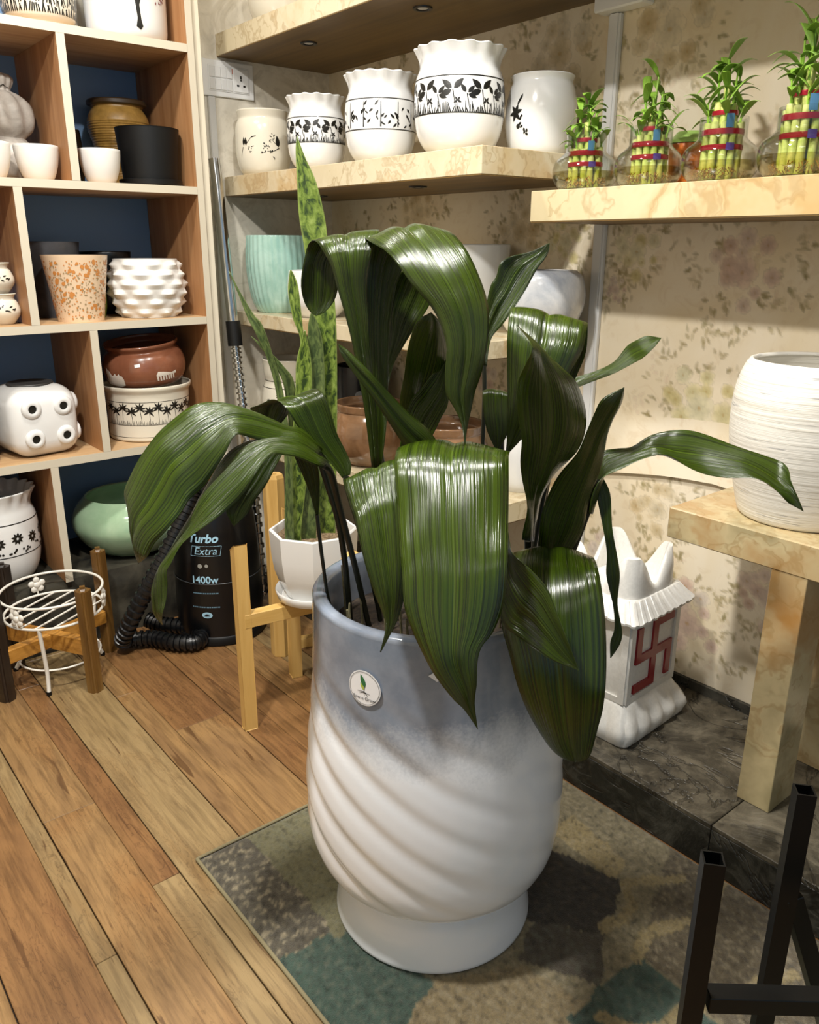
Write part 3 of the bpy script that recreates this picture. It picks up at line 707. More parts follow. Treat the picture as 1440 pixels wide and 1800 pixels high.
L = (1.094, 2.785, S3+.150); ou = dense([(.06, .028), (.10, .035), (.125, .05), (.138, .085), (.1375, .115), (.126, .145), (.114, .156), (.116, .163), (.124, .172), (.125, .178)], 3)
e = pot_with('terracotta_bowl', 'reddish brown bowl with white patches, stacked in the palm print pot', 'bowl', L, ou, RUST, 64)
e.rotation_euler = (.05, -.10, 0)
ps = [[(-.150, .055), (-.085, .052), (-.072, .058), (-.074, .080), (-.080, .092), (-.088, .092), (-.090, .099), (-.096, .094), (-.102, .092), (-.106, .100), (-.112, .094), (-.12, .09), (-.13, .104), (-.15, .115)]]
print_on(e, 'white_patch', ps, ou, L, plain('white_slip', '#e6ddd0', .35))
s0 = .040; cb = [(s0-.004, .066), (s0-.005, .086), (s0+.002, .097), (s0+.02, .094), (s0+.05, .086), (s0+.07, .09), (s0+.07, .080)]
for i in range(6, -1, -1):
    x = s0-.004+i*.0098; cb += [(x+.0055, .080), (x+.0055, .064), (x, .064), (x, .080)]
print_on(e, 'comb_patch', [cb[:-2]], ou, L, MATS['white_slip'])
print_on(e, 'price_tag', [[(-.030, .118), (-.012, .120), (-.012, .130), (-.030, .128)]], ou, L, PRICE, .0012)
# ruffled pots
RUF = [(.55, 0), (.62, .008), (.80, .075), (.93, .2), (.99, .36), (1, .5), (.985, .66), (.94, .755), (.885, .82), (.90, .90), (.96, .965), (1.0, 1.0)]
def ruffmod(H, R, n, amp):
    def f(th, r_0, z, k):
        q = max(0, (z/H-.84)/.16); q = min(q, 1.05); c = math.cos(n*th)
        return (r_0+amp*R*c*q, z-.35*amp*R*q*(1-c)*.9)
    return f
def ruffled(label, loc, R, H, draw, name='ruffled_pot', nr=15, band=(.36, .70), amp=.03, group='white pots with ruffled rims'):
    ou = dense(scale_prof(RUF, R, H), 3)
    e = pot_with(name, label, 'pot', loc, ou, CERA, 96, .006, .75, ruffmod(H, R, nr, amp), group)
    for b in band: ring_band('black_line', ou, b*H, .010*H, BLACKI, e)
    if draw:
        print_on(e, 'leaf_print', draw(R, H), ou, loc)
    return e
def d_sprout(R, H):
    r = random.Random(int(R*1e4)); ps = []; N = 9; w_ = 2*PI*R/N*.92; zb = .365*H; u = H*.30
    for i in range(-4, 5):
        s = i*w_
        for (dx, top, k) in ((-.22, .68, 1.0), (.25, .55, .72)):
            cx, cz = s+dx*w_, zb+u*top
            for a in ((2.45, .75, 3.5) if dx < 0 else (2.2, .75, -.35)): ps.append(leafp(cx+u*.05*math.cos(a), cz+u*.05*math.sin(a), a, u*.44*k, u*.20*k))
            ps.append(stroke(cx, cz, cx+u*.12, zb, u*.035))
        for a in (2.2, .9, 3.6, -.4): ps.append(leafp(s-.06*w_, zb+u*.34, a, u*.15, u*.07, 3))
        for k in range(14): x = s+(k/14-.5)*w_; ps.append(stroke(x, zb, x+r.uniform(-.1, .1)*u, zb+u*r.uniform(.12, .36), u*.045))
    return ps
def d_bamboo(R, H):
    r = random.Random(9); ps = []; N = 12; w_ = 2*PI*R/N*.92; zb = .37*H; u = H*.31
    for i in range(-5, 6):
        s = i*w_; ps.append(stroke(s, zb+u*.05, s+.02*w_, zb+u*.95, u*.05))
        for k in range(7):
            x, z = s+r.uniform(-.45, .45)*w_, zb+u*r.uniform(.12, .85); a = r.choice((.9, 2.2, -2.4, -.7))+r.uniform(-.2, .2); ps.append(leafp(x, z, a, u*r.uniform(.16, .28), u*r.uniform(.06, .10), 4))
    return ps
def d_flower(R, H):
    r = random.Random(4); ps = []; N = 14; w_ = 2*PI*R/N; zb = .37*H; u = H*.24
    for i in range(-4, 6):
        s = i*w_; cz = zb+u*(.72 if i % 2 else .62)
        for k in range(9): ps.append(leafp(s+u*.04*math.cos(k*.7), cz+u*.04*math.sin(k*.7), k*2*PI/9, u*.24, u*.12, 3))
        for k in range(6): ps.append(blob(s+r.uniform(-.5, .5)*w_, zb+u*r.uniform(.05, .32), u*.055, 6))
    return ps
ruffled('large white ruffled pot with a dark floral band in the bottom cubby', (.540, 2.785, S4), .128, .31, d_flower, nr=18, amp=.05)
L = (.992, 2.815, S4+.0); ou = dense([(.105, 0), (.12, .006), (.165, .04), (.196, .09), (.2, .125), (.186, .165), (.160, .196), (.150, .205)], 4)
e = thing('green_bowl', 'pale green glazed bowl with an inturned rim', 'bowl', L)
add_obj('body', lathe_me('body', pot_prof(ou, .008, .8), 72), GREENG, e, smooth=60)

# ------------------------------------------------------------------ pots on the wall shelves
M0 = 1.5252
L = (1.552, 2.703, M0); ou = dense(scale_prof([(.66, 0), (.72, .01), (.88, .10), (.98, .28), (1, .5), (.985, .74), (.92, .84), (.87, .885), (.90, .95), (.93, 1)], .0945, .205), 3)
e = pot_with('bird_pot', 'cream pot with black birds on a branch', 'pot', L, ou, CERC)
ps = [leafp(-.072, .092, 1.5, .028, .010), leafp(-.062, .092, 1.6, .026, .010), stroke(-.075, .088, -.085, .06, .002), stroke(-.058, .100, -.040, .118, .0022), stroke(-.040, .118, -.024, .121, .004),
      leafp(.052, .088, 1.7, .036, .016), stroke(.055, .085, .030, .073, .0032), stroke(.030, .073, .012, .074, .003), stroke(.045, .095, .028, .112, .002)]
r = random.Random(2)
for cx, cz in ((-.045, .078), (.030, .118), (.005, .090), (.03, .065), (.018, .10), (0, .08)):
    for k in range(9): ps.append(leafp(cx+r.uniform(-.008, .008), cz+r.uniform(-.012, .012), r.uniform(0, 6), .006, .0025, 3))
print_on(e, 'bird_print', ps, ou, L)
ruffled('smallest white ruffled pot with black sprout print, beside the bird pot', (1.56, 2.38, M0), .092, .212, d_sprout)
ruffled('white ruffled pot with a black bamboo print', (1.575, 2.062, M0), .1035, .232, d_bamboo)
ruffled('largest white ruffled pot with black sprout print at the shelf corner', (1.577, 1.728, M0), .117, .246, d_sprout)
L = (1.770, 1.617, M0); ou = dense(scale_prof([(.70, 0), (.75, .01), (.9, .12), (1, .4), (.99, .65), (.90, .85), (.84, .92), (.86, .97), (.89, 1)], .094, .192), 3)
e = pot_with('round_vase', 'plain white round vase with one black flower print', 'vase', L, ou, CERA)
ps = [leafp(-.072, .10, a, .022, .010) for a in (.3, 1.2, 2.2, 3.3, 4.4, 5.4)]+[leafp(-.066+.004*i, .118+.006*i, 1.1, .016, .006) for i in range(3)]+[leafp(-.056+.004*i, .082-.006*i, r.uniform(0, 6), .010, .006) for i in range(7)]+[blob(-.062, .068, .006), blob(-.052, .092, .003)]
print_on(e, 'flower_print', ps, ou, L)
simple_pot('white_bowl', 'white bowl on the top wall shelf, cut by the photo edge', 'bowl', (1.62, 2.66, 1.9702), dense(scale_prof([(.5, 0), (.6, .02), (.9, .4), (1, .8), (1.02, 1)], .112, .13), 4), CERC)
# low shelf
B0 = 1.0662
def ribmod(th, r_0, z, k): return (r_0*(1+.034*abs(math.sin(17*th+5*z))-.02), z)
simple_pot('ribbed_pot', 'round teal glazed pot with curved vertical ribs', 'pot', (1.58, 2.672, B0), dense(scale_prof([(.62, 0), (.70, .01), (.86, .15), (.97, .42), (1, .7), (.97, .9), (.95, 1)], .121, .262), 4), TEAL, n=144, mod=ribmod)
simple_pot('white_bowl', 'plain white round bowl beside the teal ribbed pot', 'bowl', (1.565, 2.40, B0), dense(scale_prof([(.5, 0), (.6, .01), (.9, .25), (1, .55), (.95, .9), (.93, 1)], .106, .15), 4), CERA)
simple_pot('white_pot', 'tall plain white pot on the wall shelf behind the big leaves', 'pot', (1.755, 1.86, B0), dense(scale_prof([(.6, 0), (.7, .02), (.9, .3), (1, .8), (1.03, .97), (1.03, 1)], .116, .235), 4), CERA)
simple_pot('marble_pot', 'low round white pot with grey marbling at the shelf end', 'pot', (1.755, 1.575, B0), dense(scale_prof([(.55, 0), (.68, .02), (.92, .3), (1, .6), (.93, .9), (.8, 1.0)], .125, .168), 5), MARBLE)
# lowest shelf
Z0 = .6102
L = (1.60, 2.662, Z0); ou = dense(scale_prof([(.7, 0), (.78, .01), (.95, .2), (1, .42), (.92, .62), (.84, .72), (.88, .82), (.9, .95), (.92, 1)], .115, .285), 4)
e = pot_with('cream_jar', 'cream jar with small black flowers and lines', 'jar', L, ou, CERC)
ps = []
for k in range(22):
    cx, cz = r.uniform(-.12, .12), r.uniform(.05, .16)
    for i in range(7): ps.append(leafp(cx, cz, i*.9, .011, .005, 3))
print_on(e, 'flower_print', ps, ou, L)
for z in (.185, .21): ring_band('black_line', ou, z, .002, BLACKI, e)
L = (1.76, 2.44, Z0); ou = dense(scale_prof([(.8, 0), (.9, .1), (1, .5), (.98, 1)], .09, .27), 3)
e = pot_with('dark_pot', 'dark blue pot with a pale emblem in the shade of the shelf', 'pot', L, ou, DKBLUE)
print_on(e, 'emblem', [blob(0, .17, .02, 12), leafp(-.02, .13, .3, .04, .015)], ou, L, plain('emblem_grey', '#7f8894', .5))
bowl = [(.55, 0), (.65, .015), (.9, .2), (1, .48), (.95, .72), (.85, .86), (.86, .9), (.88, 1)]
simple_pot('brown_bowl', 'glossy brown bowl with a pinkish rim, nearer the cream jar', 'bowl', (1.575, 2.13, Z0), dense(scale_prof(bowl, .13, .20), 4), BROWNG, 'glossy brown bowls')
simple_pot('brown_bowl', 'glossy brown bowl seen between the tall leaf stems, nearer the shelf end', 'bowl', (1.572, 1.745, Z0), dense(scale_prof(bowl, .125, .195), 4), BROWNG, 'glossy brown bowls')
simple_pot('white_pot', 'small white pot at the right end of the lowest shelf', 'pot', (1.74, 1.60, Z0), dense(scale_prof([(.7, 0), (.9, .2), (1, .7), (.95, 1)], .08, .16), 4), CERA)
# big combed pot on the table
simple_pot('combed_pot', 'large white pot with scratched horizontal lines on the onyx table', 'pot', (1.728, .765, .7432), dense([(.118, 0), (.128, .008), (.140, .05), (.156, .12), (.1655, .19), (.1650, .25), (.158, .295), (.147, .325), (.143, .330)], 5), SCRATCH, t=.012, n=80)
# ------------------------------------------------------------------ big swirl planter
PX, PY = .904, 1.022
pout = interp([(.170, .118), (.196, .128), (.218, .142), (.232, .162), (.243, .20), (.2475, .25), (.2485, .31), (.2455, .37), (.240, .43), (.234, .49), (.2305, .56), (.2285, .62), (.2275, .665), (.2265, .69)], 110)
NSW = 10
def swirl(th, r_0, z, k):
    if k >= len(pout)+1: return (r_0, z)
    a = min(1, max(0, (z-.135)/.05))*min(1, max(0, (.60-z)/.10))
    ph = (NSW*(th)/(2*PI)+z/.082+.10*math.sin(3*th+1)) % 1
    s = math.sin(2*PI*ph); s2 = s+.3*math.sin(4*PI*ph+.9)
    v = .30+.95*max(0, math.cos(th-math.radians(168)))**1.2
    return (r_0+.0024*a*v*s2, z)
def m_planter():
    t = NT('blue_to_white_glaze'); v = t.coord('Object'); sx = t.n('ShaderNodeSeparateXYZ'); t.link(v, sx.inputs[0])
    n1 = t.noise(v, 5.5, 3, .5, .8); n2 = t.noise(v, 160, 3, .6); n3 = t.noise(v, 14, 5, .6)
    h = t.math('ADD', sx.outputs[2], t.math('MULTIPLY', t.math('SUBTRACT', n1, .5), .16)); h = t.math('ADD', h, t.math('MULTIPLY', t.math('SUBTRACT', n2, .5), .055))
    f = t.ramp(h, [(.455, (0, 0, 0, 1)), (.56, (1, 1, 1, 1))])
    blue = t.ramp(n3, [(.35, '#76808f'), (.65, '#8f97a4')])
    t.base(t.mix(f, '#e4e6ea', blue)).set(rough=.17, coat=.4, coatr=.06); return t.m
PLG = m_planter()
pt = thing('swirl_planter', 'tall round planter with swirled ridges, blue-grey glaze fading to white', 'planter', (PX, PY, .0115))
lip = [(.2268, .696), (.2235, .7005), (.217, .702), (.208, .7015), (.2025, .698), (.2005, .690), (.199, .66), (.199, .60), (0, .60)]
add_obj('body', lathe_me('body', [(0, .10), (.15, .10), (.160, .112)]+pout+lip, 200, lambda th, r0, z, k: swirl(th, r0, z, k-3 if k >= 3 else 999)), PLG, pt, smooth=60)
add_obj('foot', lathe_me('foot', [(0, .0), (.196, .0), (.199, .004), (.1985, .010), (.190, .04), (.180, .075), (.170, .100), (.160, .110), (0, .110)], 96), plain('white_foot_glaze', '#dee1e6', .17, coat=.4), pt, smooth=50)
add_obj('soil', lathe_me('soil', [(0, .632), (.06, .634), (.12, .630), (.17, .624), (.1985, .618)], 64), SOIL, pt, smooth=60)
prad = lambda z: rad_at(pout, z)+.0025
def patch(name, th0, zc, R, parent, mat, eps, n=36, rings=3, hw=1.0):
    vs_, fs = [], []
    for k in range(rings+1):
        for i in range(n):
            a = 2*PI*i/n; s, z = R*k/rings*math.cos(a)*hw, zc+R*k/rings*math.sin(a); r = prad(z)+eps; th = th0+s/r
            vs_.append((r*math.cos(th), r*math.sin(th), z))
    for k in range(rings):
        for i in range(n):
            j = (i+1) % n; fs.append((k*n+i, k*n+j, (k+1)*n+j, (k+1)*n+i))
    return add_obj(name, mesh(name, vs_, fs), mat, parent, smooth=60)
TH = math.radians(198.5); ZC = .603
st = patch('round_sticker', TH, ZC, .0315, pt, PRICE, .0015)
grn = plain('print_green', '#2f6b3f', .4); lgt = plain('print_lime', '#a9b84a', .4)
def pdec(name, polys, mat, eps=.0022):
    return add_obj(name, decal_me(name, [[(s, z+ZC) for s, z in p] for p in polys], prad, TH, eps), mat, st)
pdec('sticker_ring', [[(.0285*math.cos(a), .0285*math.sin(a)), (.0292*math.cos(a), .0292*math.sin(a)), (.0292*math.cos(b), .0292*math.sin(b)), (.0285*math.cos(b), .0285*math.sin(b))] for a, b in [(2*PI*i/40, 2*PI*(i+1)/40) for i in range(40)]], BLACKI)
pdec('sticker_leaf', [leafp(.002, .002, 1.95, .024, .009)], grn); pdec('sticker_leaf', [leafp(.0, -.003, 2.1, .014, .005)], lgt)
pdec('sticker_roots', [stroke(.001, .004, 0, -.008, .0012), stroke(0, -.006, -.013, -.007, .0014), stroke(0, -.007, -.009, -.011, .0012), stroke(0, -.007, .012, -.009, .0014), stroke(.002, -.008, .008, -.013, .0012), stroke(0, -.007, .001, -.013, .001)], BLACKI)
def wrap_text(body, size, radf, th0, zc, eps, mat, parent, name='lettering', bold=0, shear=0, ds=0):
    v, f = text_polys(body, size, bold, shear); vs_ = []
    for x, y, _ in v:
        z = zc+y; r = radf(z)+eps; th = th0+(x+ds)/r; vs_.append((r*math.cos(th), r*math.sin(th), z))
    return add_obj(name, mesh(name, vs_, f), mat, parent)
wrap_text('Sow n Grow', .0085, prad, TH, ZC-.0185, .0022, BLACKI, st, 'sticker_lettering')
tg = patch('price_label', math.radians(229), .645, .010, pt, PRICE, .0015, 4, 1, 1.4)

# ------------------------------------------------------------------ broad leaved plant
def blade(name, st_, bulge, mat, parent, nl=44, nw=14, pleat=0.0, thick=.0007, wave=0.0, seed=0):
    S = interp([tuple(s) for s in st_], nl); vs_, uv, fs = [], [], []
    Ls = [Vector(s[:3]) for s in S]; Rs = [Vector(s[3:]) for s in S]; M = [(a+b)/2 for a, b in zip(Ls, Rs)]
    length = sum((M[i+1]-M[i]).length for i in range(nl-1)); acc = 0
    for i in range(nl):
        T = (M[min(i+1, nl-1)]-M[max(i-1, 0)]); A = Rs[i]-Ls[i]; wdt = A.length
        n = T.cross(A); n = n.normalized() if n.length > 1e-9 else Vector((0, 0, 0))
        if i: acc += (M[i]-M[i-1]).length
        k = min(1, wdt/.08)
        for j in range(nw+1):
            u = j/nw; q = 2*u-1
            off = bulge*k*(1-q*q) - abs(bulge)*.55*k*math.exp(-(q/.14)**2)*(1 if bulge > 0 else -1)
            off += wave*k*math.sin(acc*38+seed+q*2)*q*abs(q)
            vs_.append(Ls[i]+A*u+n*off); uv.append((u, acc))
    for i in range(nl-1):
        for j in range(nw): a = i*(nw+1)+j; fs.append((a, a+1, a+nw+2, a+nw+1))
    o = add_obj(name, mesh(name, vs_, fs, uv), mat, parent, smooth=180)
    so = o.modifiers.new('thickness', 'SOLIDIFY'); so.thickness = thick; so.offset = 0
    return o
LEAVES = [
 ('front_big', 0.012,[(0.881,0.996,0.801,0.887,0.991,0.801),(0.871,1.005,0.884,0.902,0.978,0.885),(0.828,0.989,0.96,0.907,0.917,0.955),(0.763,0.952,1.011,0.884,0.841,1.001),(0.712,0.903,0.999,0.834,0.792,1.002),(0.686,0.866,0.962,0.803,0.759,0.966),(0.663,0.833,0.917,0.775,0.731,0.925),(0.646,0.802,0.867,0.75,0.706,0.884),(0.635,0.785,0.833,0.734,0.694,0.842),(0.634,0.767,0.803,0.715,0.692,0.807),(0.64,0.748,0.769,0.697,0.696,0.788),(0.648,0.735,0.745,0.69,0.696,0.768),(0.665,0.714,0.712,0.687,0.693,0.738),(0.675,0.704,0.697,0.685,0.694,0.707),(0.689,0.69,0.666,0.689,0.69,0.666)],[(0.891,1.001,0.754),(0.889,1.002,0.642)]),
 ('front_left', 0.01,[(0.775,1.044,0.843,0.78,1.04,0.843),(0.752,1.036,0.9,0.789,1.008,0.909),(0.693,1.004,0.95,0.774,0.943,0.984),(0.671,0.964,0.933,0.745,0.909,0.959),(0.661,0.935,0.915,0.727,0.885,0.924),(0.654,0.903,0.859,0.708,0.861,0.863),(0.656,0.883,0.815,0.695,0.853,0.824),(0.663,0.872,0.783,0.683,0.856,0.779),(0.665,0.866,0.762,0.673,0.86,0.756),(0.657,0.87,0.721,0.658,0.869,0.721)],[(0.792,1.056,0.804),(0.818,1.062,0.665)]),
 ('front_right', 0.01,[(0.987,0.846,0.705,0.992,0.841,0.705),(0.964,0.857,0.771,1.001,0.814,0.775),(0.918,0.849,0.828,0.992,0.76,0.832),(0.864,0.811,0.821,0.949,0.71,0.841),(0.828,0.783,0.793,0.92,0.673,0.815),(0.805,0.764,0.76,0.902,0.647,0.766),(0.803,0.744,0.721,0.893,0.634,0.709),(0.811,0.729,0.671,0.889,0.631,0.655),(0.824,0.713,0.619,0.886,0.634,0.616),(0.842,0.701,0.577,0.888,0.641,0.58),(0.86,0.686,0.551,0.888,0.649,0.556),(0.881,0.667,0.541,0.881,0.666,0.541)],[(1.003,0.874,0.701),(1.0,0.922,0.628)]),
 ('front_right_tip', 0.01,[(0.887,0.867,0.837,0.891,0.862,0.823),(0.838,0.787,0.894,0.822,0.804,0.823),(0.811,0.75,0.879,0.794,0.769,0.798),(0.805,0.712,0.864,0.78,0.739,0.775),(0.81,0.684,0.841,0.785,0.712,0.767),(0.814,0.663,0.807,0.798,0.683,0.754),(0.82,0.648,0.773,0.811,0.659,0.741),(0.83,0.635,0.732,0.83,0.634,0.732)],[(0.918,0.906,0.788),(0.935,0.946,0.661)]),
 ('dark_upright', -0.01,[(0.94,0.847,0.841,0.998,0.886,0.816),(0.91,0.827,0.92,0.977,0.857,0.899),(0.885,0.81,0.974,0.972,0.817,0.95),(0.86,0.793,1.025,0.966,0.777,1.006),(0.834,0.777,1.065,0.951,0.749,1.054),(0.815,0.761,1.098,0.928,0.737,1.09),(0.798,0.743,1.129,0.898,0.734,1.123),(0.786,0.726,1.156,0.864,0.743,1.146),(0.781,0.717,1.176,0.842,0.754,1.166),(0.792,0.749,1.202,0.792,0.748,1.202)],[(0.976,0.873,0.773),(0.98,0.899,0.665)]),
 ('gloss_fold', 0.01,[(1.059,0.916,0.952,1.074,0.898,0.954),(1.042,0.935,1.061,1.082,0.889,1.064),(1.014,0.951,1.148,1.086,0.867,1.134),(0.971,0.931,1.203,1.05,0.84,1.179),(0.936,0.903,1.166,1.013,0.814,1.152),(0.926,0.891,1.115,0.991,0.818,1.116),(0.925,0.885,1.054,0.968,0.838,1.063),(0.929,0.888,1.007,0.946,0.87,1.007),(0.932,0.892,0.977,0.933,0.891,0.977)],[(1.05,0.91,0.883),(1.027,0.922,0.666)]),
 ('thin_right', 0.006,[(1.11,0.918,1.067,1.084,0.886,1.066),(1.115,0.911,1.08,1.088,0.881,1.073),(1.131,0.891,1.093,1.107,0.856,1.09),(1.145,0.856,1.115,1.119,0.825,1.104),(1.158,0.839,1.14,1.135,0.802,1.118),(1.16,0.819,1.151,1.135,0.785,1.128),(1.169,0.806,1.157,1.142,0.775,1.143),(1.163,0.779,1.159,1.164,0.778,1.159)],[(1.087,0.914,1.02),(1.068,0.92,0.887),(1.038,0.925,0.673)]),
 ('diag_right', -0.01,[(0.988,0.845,0.758,1.025,0.864,0.742),(0.965,0.841,0.837,1.028,0.827,0.809),(0.958,0.834,0.885,1.034,0.805,0.854),(0.96,0.823,0.913,1.034,0.796,0.894),(0.963,0.797,0.964,1.028,0.78,0.947),(0.966,0.777,0.999,1.022,0.77,0.987),(0.965,0.762,1.033,1.017,0.76,1.017),(0.965,0.746,1.063,1.015,0.747,1.046),(0.965,0.73,1.087,1.013,0.733,1.072),(0.992,0.718,1.104,0.993,0.718,1.104)],[(1.013,0.877,0.697),(1.016,0.904,0.653)]),
 ('long_right', 0.01,[(1.102,0.855,0.855,1.05,0.808,0.875),(1.109,0.847,0.913,1.057,0.798,0.92),(1.121,0.847,0.956,1.071,0.797,0.939),(1.145,0.832,0.969,1.093,0.783,0.955),(1.161,0.817,0.975,1.112,0.765,0.969),(1.178,0.794,0.993,1.133,0.733,0.977),(1.2,0.759,1.001,1.153,0.702,0.958),(1.218,0.731,1.002,1.167,0.678,0.952),(1.232,0.696,0.998,1.178,0.649,0.954),(1.245,0.662,0.991,1.191,0.615,0.957),(1.257,0.627,0.979,1.196,0.593,0.951),(1.262,0.594,0.965,1.198,0.567,0.936),(1.228,0.561,0.951,1.229,0.558,0.917),(1.232,0.539,0.91,1.232,0.539,0.91)],[(1.068,0.858,0.771),(1.048,0.898,0.651)]),
 ('hanging_right', 0.004,[(1.082,0.824,0.915,1.09,0.813,0.926),(1.078,0.813,0.889,1.09,0.797,0.902),(1.077,0.797,0.847,1.086,0.785,0.85),(1.079,0.786,0.803,1.088,0.774,0.809),(1.076,0.781,0.764,1.089,0.763,0.767),(1.085,0.769,0.712,1.09,0.763,0.714),(1.089,0.764,0.67,1.096,0.753,0.666),(1.086,0.768,0.64,1.095,0.754,0.639),(1.087,0.766,0.61,1.088,0.765,0.61)],[(1.087,0.834,0.894),(1.076,0.864,0.767),(1.059,0.9,0.647)]),
 ('top_arch', 0.012,[(0.84,1.12,0.915,0.847,1.115,0.915),(0.833,1.125,1.008,0.856,1.108,1.008),(0.83,1.128,1.106,0.858,1.106,1.106),(0.828,1.129,1.182,0.861,1.104,1.182),(0.821,1.121,1.256,0.868,1.086,1.256),(0.81,1.105,1.299,0.884,1.046,1.301),(0.782,1.057,1.311,0.872,0.984,1.327),(0.769,1.005,1.295,0.856,0.931,1.303),(0.766,0.963,1.269,0.849,0.89,1.271),(0.772,0.932,1.242,0.846,0.865,1.241),(0.783,0.91,1.218,0.844,0.853,1.212),(0.791,0.895,1.19,0.841,0.849,1.181),(0.794,0.886,1.16,0.835,0.848,1.149),(0.793,0.887,1.128,0.831,0.852,1.12),(0.794,0.886,1.094,0.825,0.857,1.095),(0.803,0.879,1.074,0.822,0.86,1.071),(0.811,0.871,1.052,0.819,0.863,1.049),(0.815,0.868,1.031,0.818,0.865,1.031),(0.816,0.866,1.011,0.817,0.865,1.011)],[(0.844,1.117,0.883),(0.859,1.08,0.669)]),
 ('top_left', -0.01,[(0.811,1.092,0.926,0.821,1.084,0.926),(0.795,1.091,1.038,0.812,1.079,1.037),(0.785,1.092,1.091,0.804,1.078,1.091),(0.774,1.094,1.151,0.797,1.077,1.151),(0.765,1.1,1.196,0.796,1.078,1.196),(0.757,1.106,1.232,0.794,1.079,1.232),(0.75,1.11,1.262,0.797,1.077,1.266),(0.747,1.124,1.286,0.81,1.08,1.296),(0.753,1.157,1.301,0.836,1.098,1.317),(0.762,1.198,1.294,0.839,1.146,1.308),(0.76,1.211,1.268,0.813,1.176,1.278),(0.759,1.218,1.236,0.812,1.183,1.236),(0.765,1.22,1.208,0.808,1.192,1.208),(0.773,1.215,1.191,0.793,1.202,1.189),(0.781,1.21,1.184,0.782,1.209,1.184)],[(0.823,1.096,0.892),(0.844,1.079,0.662)]),
 ('back_lit', 0.008,[(0.889,1.171,1.014,0.894,1.167,1.014),(0.896,1.166,1.087,0.907,1.157,1.089),(0.902,1.161,1.147,0.924,1.143,1.132),(0.896,1.159,1.187,0.939,1.124,1.17),(0.901,1.149,1.23,0.952,1.107,1.205),(0.907,1.131,1.257,0.949,1.096,1.236),(0.933,1.097,1.269,0.934,1.096,1.269)],[(0.885,1.161,0.931),(0.913,1.113,0.653)]),
 ('dark_centre', -0.008,[(0.867,1.068,0.952,0.908,1.099,0.94),(0.848,1.057,1.036,0.911,1.069,1.027),(0.834,1.036,1.096,0.912,1.035,1.071),(0.822,1.014,1.136,0.907,1.007,1.113),(0.816,0.986,1.173,0.889,0.989,1.151),(0.815,0.967,1.193,0.872,0.984,1.179),(0.835,0.97,1.202,0.836,0.969,1.202)],[(0.889,1.082,0.883),(0.904,1.069,0.671)]),
 ('teal_centre', 0.008,[(0.846,1.064,0.956,0.873,1.043,0.944),(0.856,1.05,1.042,0.887,1.025,0.988),(0.87,1.033,1.073,0.895,1.01,1.023),(0.882,1.016,1.1,0.901,0.998,1.055),(0.895,0.997,1.124,0.896,0.996,1.124)],[(0.868,1.06,0.882),(0.9,1.047,0.669)]),
 ('keel_diag', -0.014,[(0.715,1.049,1.156,0.716,1.049,1.156),(0.724,1.044,1.15,0.721,1.045,1.136),(0.734,1.036,1.139,0.739,1.033,1.104),(0.754,1.022,1.115,0.759,1.019,1.072),(0.783,1.006,1.078,0.783,1.006,1.029),(0.812,0.989,1.043,0.804,0.996,0.993),(0.837,0.975,1.018,0.825,0.985,0.966),(0.857,0.964,0.984,0.846,0.974,0.945),(0.874,0.963,0.943,0.867,0.969,0.933)],[]),
 ('small_fold', 0.006,[(1.005,1.003,1.026,1.026,0.981,1.025),(1.001,1.008,1.056,1.026,0.982,1.049),(0.97,0.988,1.065,1.001,0.957,1.061),(0.961,0.976,1.037,0.99,0.947,1.034),(0.963,0.968,1.001,0.988,0.942,1.0),(0.976,0.955,0.963,0.976,0.954,0.963)],[(1.02,0.988,0.944),(1.006,0.974,0.665)]),
 ('upper_right', 0.008,[(1.006,1.031,1.102,1.013,1.024,1.097),(1.007,1.03,1.175,1.017,1.02,1.144),(1.013,1.023,1.23,1.03,1.007,1.17),(1.024,1.02,1.25,1.047,0.996,1.2),(1.032,1.019,1.271,1.064,0.985,1.232),(1.044,1.007,1.282,1.074,0.974,1.261),(1.071,0.985,1.291,1.089,0.965,1.286),(1.09,0.964,1.304,1.091,0.963,1.304)],[(1.004,1.018,1.044),(0.996,1.012,0.879),(0.979,1.0,0.663)]),
 ('left_droop_big', 0.012,[(0.745,1.155,0.962,0.703,1.1,0.968),(0.71,1.154,1.001,0.666,1.099,0.996),(0.689,1.155,1.012,0.637,1.105,1.003),(0.658,1.161,1.031,0.601,1.113,1.014),(0.628,1.167,1.045,0.577,1.114,1.019),(0.589,1.175,1.057,0.563,1.111,1.017),(0.558,1.185,1.06,0.549,1.112,0.996),(0.534,1.191,1.057,0.531,1.115,0.975),(0.508,1.197,1.044,0.511,1.119,0.952),(0.478,1.203,1.023,0.487,1.124,0.932),(0.452,1.208,0.989,0.473,1.125,0.909),(0.434,1.21,0.954,0.452,1.128,0.887),(0.425,1.213,0.931,0.433,1.135,0.87),(0.427,1.212,0.901,0.421,1.14,0.856),(0.435,1.215,0.856,0.415,1.147,0.846),(0.422,1.187,0.823,0.423,1.187,0.823)],[(0.736,1.12,0.913),(0.75,1.11,0.845),(0.762,1.108,0.753),(0.771,1.108,0.636)]),
